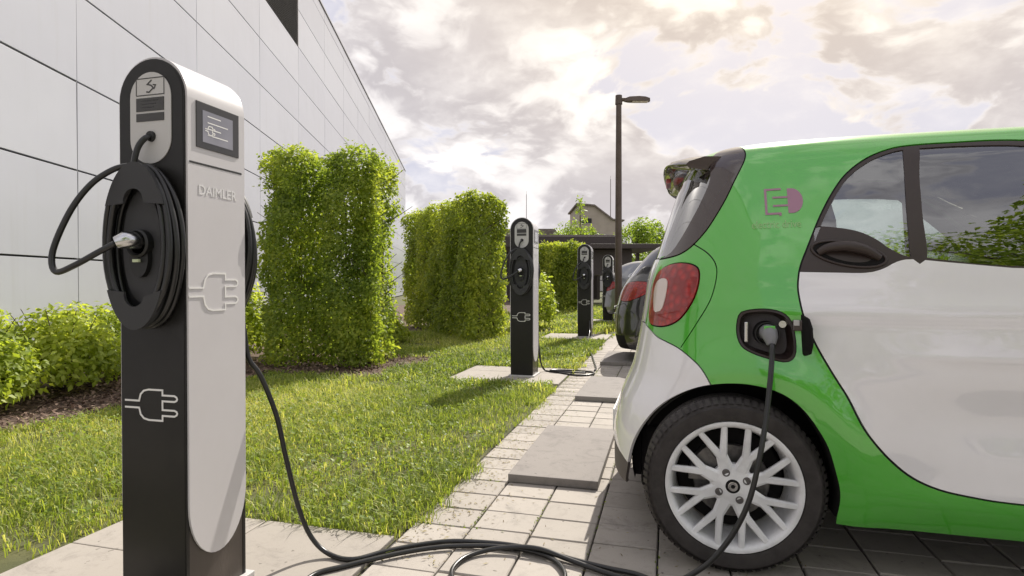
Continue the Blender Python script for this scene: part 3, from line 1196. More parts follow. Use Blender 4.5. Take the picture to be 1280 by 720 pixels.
def reel(parent, s, plugged=True):
    """cable holder on the face at y = s*YB, facing s"""
    CZ = 1.103
    y0 = s * YB
    def Y(d): return y0 + s * d
    b = MB()
    b.prism(oval(0.118, 0.232, 40, cz=CZ), Y(0.0), Y(0.012))
    b.prism(oval(0.070, 0.165, 32, cz=CZ), Y(0.012), Y(0.034))
    holder = b.build('cable_holder', M_guard, parent, smooth=True, angle=35)
    # coils
    for k, (rx, rz, d, ph) in enumerate(((0.126, 0.236, 0.014, 0.0), (0.119, 0.229, 0.029, .5), (0.127, 0.234, 0.034, 1.1), (0.110, 0.220, 0.044, 2.0), (0.100, 0.205, 0.026, .2), (0.118, 0.226, 0.050, 2.8), (0.098, 0.206, 0.052, 3.3))):
        pts = []
        for q in range(44):
            a = 2 * math.pi * q / 44
            wob = 1 + 0.012 * math.sin(3 * a + ph * 3) + .01 * math.sin(5 * a + ph)
            pts.append((rx * math.cos(a) * wob, Y(d + 0.004 * math.sin(2 * a + ph)), CZ + rz * math.sin(a) * wob))
        MB().tube(pts, 0.0082, 8, closed=True).build('cable_coil', M_rubber, holder, smooth=True)
    # guards: upper and lower crescents with a round notch
    for up in (1, -1):
        zz = 0.118 if up > 0 else -0.128
        a0 = math.degrees(math.asin(zz / 0.243))
        rx, rz = 0.117, 0.243
        if up > 0:
            arc = [(rx * math.cos(R(a)), rz * math.sin(R(a))) for a in np.linspace(a0, 180 - a0, 30)]
        else:
            arc = [(rx * 0.98 * math.cos(R(a)), rz * math.sin(R(a))) for a in np.linspace(180 - a0, 360 + a0, 30)]
        e = arc[-1]; f = arc[0]
        nr = 0.036
        cen = (0.0, zz + up * 0.012)
        if up > 0:
            notch = [(cen[0] + nr * math.cos(R(a)), cen[1] + nr * math.sin(R(a))) for a in np.linspace(190, -10, 14)]
        else:
            notch = [(cen[0] + nr * math.cos(R(a)), cen[1] + nr * math.sin(R(a))) for a in np.linspace(-10, -190, 14)]
        poly = [(p[0], p[1] + CZ) for p in arc + notch]
        g = MB()
        g.prism(poly, Y(0.056), Y(0.064))
        # rim curling back to the plate
        rim = arc
        vs = []
        for p in rim:
            vs += [(p[0], Y(0.060), p[1] + CZ), (p[0] * .90, Y(0.004), p[1] * .97 + CZ), (p[0] * .97, Y(0.060), p[1] * .985 + CZ), (p[0] * .87, Y(0.004), p[1] * .955 + CZ)]
        fs = []
        for i in range(len(rim) - 1):
            k = 4 * i
            fs += [(k, k + 4, k + 5, k + 1), (k + 2, k + 3, k + 7, k + 6)]
        if abs(up) == 1:
            g.add(vs, fs)
        g.build('cable_guard', M_guard, holder, smooth=True, angle=30)
    # socket and plug
    sk = MB()
    sk.lathe([(0.0, Y(0.034)), (0.040, Y(0.034)), (0.042, Y(0.056)), (0.036, Y(0.060)), (0.030, Y(0.050)), (0.0, Y(0.050))], 28, 'y', (0.004, 0, CZ + 0.008))
    sk.prism(oval(0.034, 0.056, 24, cz=CZ - 0.035, cx=0.004), Y(0.034), Y(0.050))
    sk.build('socket', M_dark, holder, smooth=True, angle=35)
    MB().box(-0.006, 0.016, Y(0.058) - .004, Y(0.058) + .004, CZ - 0.047, CZ - 0.038, bev=.001).build('status_lamp', M_led, holder)
    pl = MB()
    pl.tube([(0.006, Y(0.050), CZ + 0.012), (0.006, Y(0.075), CZ + 0.016), (0.002, Y(0.095), CZ + 0.014), (-0.012, Y(0.108), CZ + 0.006)], [0.024, 0.026, 0.024, 0.017], 16)
    pl.build('charging_plug', M_chrome, holder, smooth=True, angle=60)
    loop = [(-0.012, Y(0.108), CZ + 0.006), (-0.045, Y(0.135), CZ - 0.022), (-0.100, Y(0.158), CZ - 0.058), (-0.160, Y(0.162), CZ - 0.076),
            (-0.180, Y(0.160), CZ - 0.040), (-0.172, Y(0.150), CZ + 0.020), (-0.146, Y(0.125), CZ + 0.110), (-0.112, Y(0.095), CZ + 0.180), (-0.075, Y(0.062), CZ + 0.223), (-0.040, Y(0.045), CZ + 0.236), (0.0, Y(0.04), CZ + 0.235)]
    if s > 0:
        loop = [(-0.012, Y(0.108), CZ + 0.006), (-0.03, Y(0.10), CZ - 0.06), (-0.05, Y(0.075), CZ - 0.13), (-0.085, Y(0.06), CZ - 0.16), (-0.10, Y(0.05), CZ - 0.08)]
    MB().tube(catmull(loop, 0.012), 0.0085, 10).build('looped_cable', M_rubber, holder, smooth=True)
    # feed cable from the plate above
    MB().tube(catmull([(0.004, Y(0.0), 1.432), (0.000, Y(0.020), 1.424), (-0.012, Y(0.034), 1.395), (-0.020, Y(0.040), 1.350), (-0.022, Y(0.036), 1.325)], 0.01), 0.0085, 10).build('feed_cable', M_rubber, holder, smooth=True)
    return holder


def make_charger(label):
    t = thing('charging_column', label, 'charging station', group='double-sided charging columns along the paving')
    # dark core
    b = MB()
    b.prism(arch(HW - 0.002, ZC - 0.002, 0.02), -YB + 0.012, YB - 0.012)
    b.build('body', M_base, t, smooth=True, angle=35)
    MB().box(-HW - .02, HW + .02, -YB - .02, YB + .02, 0.004, 0.020, bev=.003).build('foot_plate', M_plate, t)
    for s in (-1, 1):
        f = MB()
        f.prism(arch(HW, ZC, 0.02), s * (YB - 0.012), s * (YB - 0.001))
        # bevelled outer edge
        o1 = arch(HW, ZC, 0.02); o2 = arch(HW - 0.004, ZC, 0.02)
        f.prism(o2, s * (YB - 0.001), s * YB)
        f.build('face_panel' , M_blk, t, smooth=True, angle=35)
    for s in (-1, 1):
        side_tongue(s, t).build('side_cover', M_silver, t)
    # arched roof skin
    b = MB()
    n = 24
    vs, fs = [], []
    for k in range(n + 1):
        a = math.pi * k / n
        for rr, y in ((HW + 0.007, -YB + 0.006), (HW + 0.007, YB - 0.006), (HW, YB - 0.006), (HW, -YB + 0.006)):
            vs.append((rr * math.cos(a), y, ZC + rr * math.sin(a)))
    for k in range(n):
        for j in range(4):
            j2 = (j + 1) % 4
            fs.append((4 * k + j, 4 * k + j2, 4 * k + 4 + j2, 4 * k + 4 + j))
    b.add(vs, fs)
    b.build('arched_cover', M_silver, t, smooth=True, angle=35)
    for s in (-1, 1):
        Yf = s * YB
        e = 0.0025 * s
        pl = MB()
        pl.prism(stadium(0.075, 1.352, 1.624), Yf, Yf + e).build('face_plate', M_plate, t)
        plate = D.objects[-1] if False else None
        MB().prism(stadium(0.013, 1.614, 1.640 - .010, n=6), Yf + e, Yf + e * 1.4).build('slot_mark', M_guard, t) if False else None
        st = MB()
        fr, ff = ribbon([(-0.051, 1.556), (0.051, 1.556), (0.051, 1.606), (-0.051, 1.606), (-0.051, 1.5565)], 0.003)
        st.add([(p[0], Yf + e * 1.3, p[1]) for p in fr], ff)
        # card symbol: a lightning-like hook, as on the sticker
        sg, sf = ribbon([(0.006, 1.600), (-0.010, 1.588), (0.004, 1.584), (0.012, 1.576), (-0.004, 1.564), (-0.014, 1.566)], 0.0045)
        st.add([(p[0], Yf + e * 1.3, p[1]) for p in sg], sf)
        sg, sf = ribbon([(0.010, 1.586), (0.020, 1.584), (0.014, 1.572)], 0.004)
        st.add([(p[0], Yf + e * 1.3, p[1]) for p in sg], sf)
        st.build('card_reader_sticker', M_screenf, t)
        dsp = MB().box(-0.051, 0.051, min(Yf, Yf + e * 1.8), max(Yf, Yf + e * 1.8), 1.508, 1.548, bev=.001).build('display', M_screenf, t)
        for q in range(3):
            tb = MB()
            tb.box(-0.030, 0.030 - 0.008 * q, min(Yf + e * 1.8, Yf + e * 2.1), max(Yf + e * 1.8, Yf + e * 2.1), 1.5385 - .010 * q, 1.5405 - .010 * q)
            tb.build('display_line', M_guard, dsp)
        MB().box(-0.051, 0.051, min(Yf, Yf + e * 1.8), max(Yf, Yf + e * 1.8), 1.478, 1.502, bev=.001).build('lower_display', M_screenf, t)
        # gland of the cable outlet
        MB().lathe([(0.0, Yf + e), (0.016, Yf + e), (0.015, Yf + e * 4), (0.0, Yf + e * 4)], 18, 'y', (0.004, 0, 1.432)).build('cable_gland', M_dark, t, smooth=True, angle=40)
        plug_symbol(t, 0.198, lambda x, z, h, s=s, Yf=Yf: (-s * (x - 0.104), Yf + s * (0.0006 + h), 0.630 + z), 0.0055, sy=0.70)
        reel(t, s)
    # side screens, slots, name and symbol
    for s in (1, -1):
        X = s * (HW + 0.007)
        sc = MB().box(min(X, X + s * .003), max(X, X + s * .003), -0.088, 0.090, 1.404, 1.543, bev=.0012).build('screen_frame', M_screenf, t)
        MB().box(min(X + s * .003, X + s * .0036), max(X + s * .003, X + s * .0036), -0.064, 0.062, 1.424, 1.520).build('screen', M_screen, sc)
        scr = MB()
        for q in range(4):
            scr.add([(X + s * .004, -0.045, 1.507 - q * .019), (X + s * .004, 0.010 + 0.03 * (q % 2), 1.507 - q * .019), (X + s * .004, 0.010 + .03 * (q % 2), 1.5035 - q * .019), (X + s * .004, -0.045, 1.5035 - q * .019)], [(0, 1, 2, 3)])
        scr.build('screen_text', M_white, sc)
        plug_symbol(sc, 0.040, lambda x, z, h, s=s, X=X: (X + s * (0.004 + h * .3), s * (x - 0.055), 1.463 + z), 0.003)
        MB().box(X - .001, X + .0008, -YB + 0.012, YB - .020, 1.3525, 1.3585).build('cover_slot', M_dark, t)
        plug_symbol(t, 0.206, lambda x, z, h, s=s, X=X: (X + s * (0.0006 + h), s * (x - 0.118), 0.968 + z), 0.0052, sy=0.84)
        v, f = text_mesh('DAIMLER', 0.042, 0.0003, bold=0.0006, spacing=1.02)
        xs = [p[0] for p in v]
        k = 0.158 / (max(xs) - min(xs))
        tm = MB().add([(X + s * (0.0008 + p[2]), s * (p[0] * k), 1.276 + p[1]) for p in v], f)
        tm.build('lettering', M_letter, t)
    return t


CHX = -1.493
ch = make_charger('nearest charging column, large in the left foreground, with a hanging cable loop and side screen')
ch.location = (CHX, 1.535, 0.0)
ch.rotation_euler = (0, 0, R(0.0))
dup(ch, (CHX + .01, 6.05, 0.0), label='second charging column, on the pad beside the long clipped hedge')
dup(ch, (CHX + .04, 10.55, 0.0), label='third charging column, smaller, left of the lamp pole')
dup(ch, (CHX + .02, 14.9, 0.0), label='farthest charging column, half hidden just right of the third one')

# --- ground cables
def cable(pts, label, r=0.0088, parent=None, name='charging_cable', cat='cable', group=None):
    o = MB().tube(catmull(pts, 0.02), r, 10).build(name, M_rubber, parent, smooth=True)
    return tag(o, label, cat, group)


Z = 0.0125
main = [(-1.425, 1.665, 0.93), (-1.42, 1.705, 0.86), (-1.406, 1.715, 0.739), (-1.376, 1.74, 0.671), (-1.342, 1.78, 0.524), (-1.317, 1.80, 0.365), (-1.289, 1.83, 0.185), (-1.25, 1.85, 0.072),
        (-1.18, 1.853, 0.018), (-1.081, 1.848, Z), (-1.0, 1.933, Z), (-0.909, 2.01, Z), (-0.806, 2.072, Z), (-0.687, 2.097, Z), (-0.563, 2.103, Z),
        (-0.438, 2.083, Z), (-0.315, 2.047, Z), (-0.2, 2.019, Z), (-0.092, 1.997, Z), (-0.02, 1.93, Z), (-0.05, 1.78, Z), (-0.25, 1.60, Z), (-0.60, 1.50, Z),
        (-0.95, 1.52, Z), (-1.13, 1.62, Z), (-1.15, 1.72, Z), (-1.09, 1.79, Z), (-1.02, 1.862, Z), (-0.93, 1.945, Z), (-0.82, 2.018, Z), (-0.70, 2.062, Z), (-0.60, 2.080, Z),
        (-0.50, 2.078, Z), (-0.41, 2.045, Z), (-0.355, 1.985, Z), (-0.33, 1.90, Z), (-0.36, 1.80, Z), (-0.50, 1.72, Z), (-0.63, 1.75, Z), (-0.705, 1.84, Z), (-0.708, 1.945, Z),
        (-0.655, 2.022, Z + .002), (-0.56, 2.060, Z + .012), (-0.45, 2.062, Z + .018), (-0.33, 2.030, Z + .006), (-0.20, 1.985, Z), (-0.07, 1.950, Z), (0.02, 1.945, 0.03), (0.09, 1.95, 0.072),
        (0.145, 1.95, 0.125), (0.204, 1.95, 0.215), (0.247, 1.95, 0.319), (0.276, 1.96, 0.443), (0.297, 1.985, 0.552), (0.315, 2.02, 0.672), (0.326, 2.055, 0.745), (0.330, 2.072, 0.795)]
cable(main, 'long black cable looping over the pavers to the green and white car')
c2 = [(-1.40, 6.18, 0.95), (-1.385, 6.22, 0.6), (-1.37, 6.28, 0.2), (-1.33, 6.33, 0.03), (-1.20, 6.28, Z), (-1.0, 6.15, Z), (-0.896, 6.12, Z), (-0.78, 6.22, Z), (-0.80, 6.36, Z), (-0.98, 6.42, Z), (-1.18, 6.40, Z + .003), (-1.25, 6.30, Z + .01), (-1.05, 6.24, Z + .01), (-0.86, 6.30, Z)]
cable(c2, 'thin black cable lying coiled on the pad of the second charging column', 0.010)
c3 = [(-1.36, 10.42, 0.30), (-1.33, 10.2, 0.12), (-1.28, 9.6, 0.02), (-1.18, 8.8, Z), (-1.02, 8.0, Z), (-0.90, 7.3, Z), (-0.80, 6.7, Z), (-0.79, 6.5, Z)]
cable(c3, 'thin black cable trailing from the third charging column towards the raised slabs', 0.010)

# ==================================================================== LAMP POST
M_pole = mat('brown_grey_pole', (0.115, 0.085, 0.065), 0.5, metal=0.3, var=0.2, vscale=3)
M_lens = mat('lamp_lens', (0.62, 0.56, 0.48), 0.3)
lx, ly = camxy(773, 12.5)
lp = thing('street_lamp', 'slim brown street lamp with a flat arm-mounted head against the cloudy sky', 'street lamp', (lx, ly, 0), R(15))
LH = 1 + 230 / 730 * 12.5
MB().tube([(0, 0, -0.02), (0, 0, 0.9), (0, 0, LH)], [0.080, 0.078, 0.058], 16).build('pole', M_pole, lp, smooth=True, angle=50)
MB().tube([(0, 0, LH - 0.16), (0, 0, LH + .03)], [0.078, 0.07], 12).build('pole_cap', M_pole, lp, smooth=True, angle=50)
MB().tube([(0, 0, LH - .06), (0.18, 0, LH - .055)], [0.042, 0.042], 12).build('arm', M_pole, lp, smooth=True, angle=50)
hb = MB()
prof = [(0.12, 0.035), (0.22, 0.085), (0.42, 0.10), (0.56, 0.085), (0.66, 0.045)]
vs, fs = [], []
for x, w in prof:
    top = LH - .055 + 0.055 * (w / .1)
    vs += [(x, -w, LH - .10), (x, -w * .75, top), (x, w * .75, top), (x, w, LH - .10)]
for i in range(len(prof) - 1):
    for j in range(4):
        j2 = (j + 1) % 4
        fs.append((4 * i + j, 4 * i + j2, 4 * i + 4 + j2, 4 * i + 4 + j))
fs += [(0, 1, 2, 3), tuple(4 * (len(prof) - 1) + k for k in (3, 2, 1, 0))]
hd = MB().add(vs, fs).build('lamp_head', M_pole, lp, smooth=True, angle=30)
MB().box(0.28, 0.62, -0.065, 0.065, LH - .112, LH - .101, bev=.004).build('lens', M_lens, hd)

# ==================================================================== CARPORT, HOUSES BEHIND
M_cport = mat('dark_brown_steel', (0.065, 0.05, 0.045), 0.6, var=0.2)
cpx, cpy = camxy(700, 28)
cp = thing('carport', 'long flat dark brown carport roof on posts across the back of the car park', 'carport', (cpx, cpy, 0), R(15))
MB().box(-2.7, 2.75, 0, 5.0, 2.66, 3.18, bev=.02).build('roof_edge_beam', M_cport, cp)
MB().box(-2.6, 2.65, .2, 4.8, 3.18, 3.26).build('roof_deck', mat('roof_gravel', (0.20, 0.17, 0.15), .9), cp)
for x in (-2.4, 0.1, 2.5):
    for y in (0.3, 4.6):
        MB().box(x - .06, x + .06, y - .06, y + .06, 0, 2.66).build('post', M_cport, cp)
MB().box(-2.6, 2.65, 4.85, 4.95, 0.0, 2.66).build('rear_wall', M_cport, cp)
cpx, cpy = camxy(738, 25)
cp2 = thing('carport', 'nearer lower dark carport roof, ending right of the lamp pole', 'carport', (cpx, cpy, 0), R(15))
MB().box(0.0, 3.1, 0, 4.6, 2.42, 2.62, bev=.015).build('roof_edge_beam', M_cport, cp2)
MB().box(0.05, 1.9, 0.6, 4.5, 1.30, 2.40).build('side_screen', M_cport, cp2)
for x in (0.1, 3.0):
    for y in (0.15, 4.4):
        MB().box(x - .05, x + .05, y - .05, y + .05, 0, 2.42).build('post', M_cport, cp2)

M_tan = mat('tan_render', (0.45, 0.39, 0.32), 0.9, var=0.1, vscale=1.0)
M_pale = mat('pale_render', (0.55, 0.52, 0.50), 0.9, var=0.05)
M_roofb = mat('grey_brown_roof_tiles', (0.25, 0.21, 0.18), 0.85, var=0.3, vscale=4)
hx_, hy_ = camxy(750, 62)
hs = thing('gabled_house', 'tan gabled house with a pale lower wall above the carport roof', 'house', (hx_, hy_, 0), R(15))
MB().box(-2.3, 2.3, 0, 9, 0, 6.0).build('lower_wall', M_pale, hs)
MB().prism([(-2.3, 6.003), (2.3, 6.003), (2.3, 7.4), (1.3, 7.5), (-0.6, 9.0), (-2.3, 9.15)], 0.02, 8.98).build('gable_wall', M_tan, hs)
MB().prism([(2.55, 7.42), (2.55, 7.55), (1.35, 7.66), (-0.6, 9.15), (-2.55, 9.32), (-2.55, 9.17), (-0.62, 9.0), (1.3, 7.51)], -0.25, 9.2).build('roof', M_roofb, hs)
w = MB().box(-1.9, -0.9, -0.03, 0.0, 7.2, 7.7).build('window', M_dark, hs)
MB().box(-1.95, -0.85, -0.05, -0.032, 7.14, 7.19).build('sill', M_pale, w)
hx_, hy_ = camxy(668, 70)
hs2 = thing('low_house', 'distant low dark-roofed house left of the slender tree', 'house', (hx_, hy_, 0), R(15))
MB().box(-5.0, 3.5, 0, 8, 0, 5.6).build('wall', M_tan, hs2)
MB().prism([(-5.4, 5.6), (3.9, 5.6), (2.4, 7.3), (-3.9, 7.3)], -0.3, 8.3).build('roof', M_roofb, hs2)
for x in (-3.5, -1.2, 1.2):
    w = MB().box(x, x + 1.0, -0.03, 0.0, 3.2, 4.5).build('window', M_dark, hs2)
    MB().box(x - .05, x + 1.05, -.06, -.032, 3.12, 3.19).build('sill', M_pale, w)
# rooftop aerials
for px, dep, hh, lab in ((763, 64, 12.2, 'thin vertical aerial just left of the lamp pole'), (658, 71, 11.6, 'thin vertical aerial above the second charging column')):
    x, y = camxy(px, dep)
    t = thing('aerial_mast', lab, 'aerial', (x, y, 0))
    MB().tube([(0, 0, 0), (0, 0, hh)], [0.05, 0.03], 6).build('mast', M_pole, t)
    MB().tube([(0, 0, hh), (0, 0, hh + .35)], 0.012, 5).build('tip', M_pole, t)

# ==================================================================== CARS
class CarShape:
    """Body surface: rounded-rectangle plan sections stacked up a set of height knots.
    u = arc length round the plan from the rear centre, v = arc length up the flank."""
    def __init__(self, K, XS=0.95, arches=(0.0, 1.873), ar=0.40, hollow=True):
        self.K = np.array(K, float)
        self.XS = XS
        self.arches, self.ar, self.hollow = arches, ar, hollow
        d = np.hypot(np.diff(self.K[:, 0]), np.diff(self.K[:, 1]))
        self.VK = np.concatenate([[0], np.cumsum(d)])
        self.t = np.linspace(0, math.pi, 4001)
        row = self.K[np.argmax(self.K[:, 1])]
        x, y = self.sec(self.t, *[float(v) for v in (row[0], row[1], row[2] + .02, row[3] - .03, 4.2)])
        self.U = np.concatenate([[0], np.cumsum(np.hypot(np.diff(x), np.diff(y)))])
        self.UMAX = self.U[-1]

    def pchip(self, x, yk):
        xk = self.VK
        h = np.diff(xk); d = np.diff(yk) / h
        m = np.zeros_like(yk); m[0] = d[0]; m[-1] = d[-1]
        for i in range(1, len(yk) - 1):
            if d[i - 1] * d[i] > 0:
                w1 = 2 * h[i] + h[i - 1]; w2 = h[i] + 2 * h[i - 1]
                m[i] = (w1 + w2) / (w1 / d[i - 1] + w2 / d[i])
        x = np.clip(x, xk[0], xk[-1])
        i = np.clip(np.searchsorted(xk, x) - 1, 0, len(xk) - 2)
        t = (x - xk[i]) / h[i]
        return ((1 + 2 * t) * (1 - t) ** 2 * yk[i] + t * (1 - t) ** 2 * h[i] * m[i] + t * t * (3 - 2 * t) * yk[i + 1] + t * t * (t - 1) * h[i] * m[i + 1])

    def sec(self, th, z, b, xr, xf, n):
        c = np.cos(th); s = np.sin(th)
        ex = np.abs(c) ** (2 / n); ey = np.abs(s) ** (2 / n)
        return self.XS - np.where(c > 0, self.XS - xr, -(xf - self.XS)) * ex, -b * ey

    def surf(self, u, v):
        u = np.asarray(u, float); v = np.asarray(v, float)
        th = np.interp(u, self.U, self.t)
        p = [self.pchip(v, self.K[:, i]) for i in range(5)]
        x, y = self.sec(th, *p)
        z = p[0]
        w = np.clip(-y / p[1], 0, 1) ** 4
        dy = 0
        for ax in self.arches:
            r = np.hypot(x - ax, z - .3)
            dy = dy + 0.016 * np.exp(-((r - self.ar) / .07) ** 2) * (z < .9)
        if self.hollow:
            dy = dy + 0.009 * np.exp(-((z - .905) / .040) ** 2) + 0.006 * np.exp(-((z - .77) / .018) ** 2) * np.clip((x - .42) / .25, 0, 1) * np.clip((1.6 - x) / .2, 0, 1)
            dy = dy - 0.022 * np.exp(-((z - .56) / .12) ** 2) * np.clip((x - .45) / .3, 0, 1) * np.clip((1.5 - x) / .3, 0, 1)
            dy = dy + 0.012 * np.exp(-((z - .30) / .07) ** 2) * np.clip((x - .4) / .2, 0, 1) * np.clip((1.5 - x) / .2, 0, 1)
        return np.stack([x, y - dy * w, z], -1)

    def normal(self, u, v):
        e = 2e-3
        a = self.surf(np.clip(u + e, 0, self.UMAX), v) - self.surf(np.clip(u - e, 0, self.UMAX), v)
        b = self.surf(u, np.clip(v + e, 0, self.VK[-1])) - self.surf(u, np.clip(v - e, 0, self.VK[-1]))
        n = np.cross(a, b)
        l = np.linalg.norm(n, axis=-1, keepdims=True)
        n = np.where(l > 1e-12, n / np.maximum(l, 1e-12), np.array([0, 0, 1.0]))
        out = self.surf(u, v) - np.array([self.XS, 0, 0.8])
        return n * np.where((n * out).sum(-1, keepdims=True) < 0, -1.0, 1.0)

    def v_of_z(self, z):
        vv = np.linspace(0, self.VK[-1], 3000)
        return float(np.interp(z, self.pchip(vv, self.K[:, 0]), vv))

    def uv(self, x, z):
        """side point -> (u, v)"""
        v = self.v_of_z(z)
        uu = np.linspace(self.UMAX * 0.1, self.UMAX * 0.93, 3000)
        X = self.surf(uu, np.full_like(uu, v))[:, 0]
        return (float(np.interp(x, X, uu)), v)


def inside(poly, pts):
    P = np.array(poly); x, y = pts[:, 0], pts[:, 1]
    c = np.zeros(len(pts), bool)
    j = len(P) - 1
    for i in range(len(P)):
        xi, yi = P[i]; xj, yj = P[j]
        if yi != yj:
            c ^= ((yi > y) != (yj > y)) & (x < (xj - xi) * (y - yi) / (yj - yi) + xi)
        j = i
    return c


def band(line, w, closed=False):
    P = np.array(line)
    n = len(P)
    L, Rr = [], []
    for i in range(n):
        a = P[(i + 1) % n] if (closed or i < n - 1) else P[i]
        b = P[i - 1] if (closed or i > 0) else P[i]
        d = a - b
        d = d / max(1e-9, np.linalg.norm(d))
        nn = np.array([-d[1], d[0]])
        L.append(tuple(P[i] + nn * w)); Rr.append(tuple(P[i] - nn * w))
    if closed:
        return L, Rr
    return L + Rr[::-1]


def cut_body(S, regions, bands, du=0.03, dv=0.03, vmin=0.03):
    """constrained triangulation of the (u,v) sheet; returns verts2d, tris and the region name of each"""
    pts, edges = [], []
    def add_loop(L, closed=True):
        k = len(pts)
        D_ = []
        for i in range(len(L)):
            a_ = L[i]; b_ = L[(i + 1) % len(L)]
            D_.append(a_)
            if closed or i < len(L) - 1:
                m_ = int(math.hypot(b_[0] - a_[0], b_[1] - a_[1]) / 0.035)
                for q_ in range(1, m_ + 1):
                    f_ = q_ / (m_ + 1)
                    D_.append((a_[0] + (b_[0] - a_[0]) * f_, a_[1] + (b_[1] - a_[1]) * f_))
        L = D_
        pts.extend([(float(np.clip(p[0], 0, S.UMAX)), float(np.clip(p[1], vmin, S.VK[-1]))) for p in L])
        n = len(L)
        edges.extend([(k + i, k + (i + 1) % n) for i in range(n if closed else n - 1)])
    U, VM = S.UMAX, S.VK[-1]
    nb = 60
    add_loop([(U * i / nb, vmin) for i in range(nb)] + [(U, vmin + (VM - vmin) * i / 40) for i in range(40)] + [(U * (nb - i) / nb, VM) for i in range(nb)] + [(0, VM - (VM - vmin) * i / 40) for i in range(40)])
    for name, L in regions:
        if L is not None:
            add_loop(L)
    for item in bands:
        if isinstance(item, tuple):
            add_loop(item[0]); add_loop(item[1])
        else:
            add_loop(item)
    cp = np.array(pts)
    gu, gv = np.meshgrid(np.arange(du / 2, U, du), np.arange(vmin + dv / 2, VM, dv), indexing='ij')
    g = np.column_stack([gu.ravel(), gv.ravel()])
    g[::2, 1] += dv * .25
    keep = np.ones(len(g), bool)
    for k in range(0, len(cp), 200):
        d = ((g[:, None, :] - cp[None, k:k + 200, :]) ** 2).sum(-1).min(1)
        keep &= d > (0.011) ** 2
    g = g[keep]
    allp = [Vector(p) for p in pts] + [Vector((float(a), float(b))) for a, b in g]
    V, _, F, *_r = delaunay_2d_cdt(allp, edges, [], 1, 1e-5)
    V = np.array([(v.x, v.y) for v in V]); F = np.array([f for f in F if len(f) == 3])
    C = V[F].mean(1)
    lab = np.full(len(F), -1)
    for i in range(len(regions) - 1, -1, -1):
        name, L = regions[i]
        lab[inside(L, C)] = i
    seam = np.zeros(len(F), bool)
    for item in bands:
        if isinstance(item, tuple):
            seam |= inside(item[0], C) ^ inside(item[1], C)
        else:
            seam |= inside(item, C)
    return V, F, lab, seam


def skin(S, V, F, name, m, parent, offset=0.0, skirt=0.012, sides=(1, -1), smoothn=True):
    """sheet of the body surface for the triangles F, with returned (folded) edges of depth skirt"""
    if len(F) == 0:
        return None
    verts, faces, norms = [], [], []
    used, inv = np.unique(F, return_inverse=True)
    T = inv.reshape(F.shape)
    uv = V[used]
    P = S.surf(uv[:, 0], uv[:, 1]); N = S.normal(uv[:, 0], uv[:, 1])
    # boundary edges
    E = {}
    for t in T:
        for a, b in ((t[0], t[1]), (t[1], t[2]), (t[2], t[0])):
            k = (min(a, b), max(a, b))
            E[k] = None if k in E else (a, b)
    bnd = [e for e in E.values() if e is not None]
    # not along the centre lines
    bnd = [(a, b) for a, b in bnd if not ((uv[a, 0] < 1e-4 and uv[b, 0] < 1e-4) or (uv[a, 0] > S.UMAX - 1e-4 and uv[b, 0] > S.UMAX - 1e-4) or (uv[a, 1] > S.VK[-1] - 1e-4 and uv[b, 1] > S.VK[-1] - 1e-4))]
    for sd_ in sides:
        M = np.array([1, sd_, 1.0])
        Q = (P + N * offset) * M; NN = N * M
        # orientation: outward
        k = len(verts)
        verts.extend(map(tuple, Q)); norms.extend(map(tuple, NN))
        a, b, c = Q[T[:, 0]], Q[T[:, 1]], Q[T[:, 2]]
        fn = np.cross(b - a, c - a)
        flip = (fn * NN[T[:, 0]]).sum(1) < 0
        for t, fl in zip(T, flip):
            faces.append((k + t[0], k + t[2], k + t[1]) if fl else (k + t[0], k + t[1], k + t[2]))
        if skirt:
            I = Q - NN * skirt
            for (a_, b_) in bnd:
                k2 = len(verts)
                verts.extend([tuple(Q[a_]), tuple(Q[b_]), tuple(I[b_]), tuple(I[a_])])
                norms.extend([(0, 0, 0)] * 4)
                faces.append((k2, k2 + 3, k2 + 2, k2 + 1) if (sd_ > 0) == (not flip[0]) else (k2, k2 + 1, k2 + 2, k2 + 3))
    me = D.meshes.new(name)
    me.from_pydata(verts, [], faces)
    me.materials.append(m)
    me.shade_smooth()
    me.update()
    me.normals_split_custom_set_from_vertices(norms)
    o = D.objects.new(name, me)
    return link(o, parent)


def paint(name, col, flake=0.0, rough=0.32, coat=1.0):
    m = D.materials.new(name)
    m.use_nodes = True
    t = NT(m.node_tree)
    out = t.n('ShaderNodeOutputMaterial')
    p = t.n('ShaderNodeBsdfPrincipled')
    geo = t.n('ShaderNodeNewGeometry')
    dust = t.noise(geo.outputs['Position'], 7.0, 5, 0.7)
    c = t.mix(t.ramp(dust, 0.45, 0.8, 0, 0.10), tuple(col), tuple(min(1, x * .6 + .12) for x in col))
    t.l(c, p.inputs['Base Color'])
    p.inputs['Roughness'].default_value = rough
    p.inputs['Metallic'].default_value = flake
    p.inputs['Coat Weight'].default_value = coat
    p.inputs['Coat IOR'].default_value = 1.85
    t.l(t.ramp(dust, 0.4, 0.8, 0.03, 0.10), p.inputs['Coat Roughness'])
    t.l(p.outputs[0], out.inputs[0])
    return m


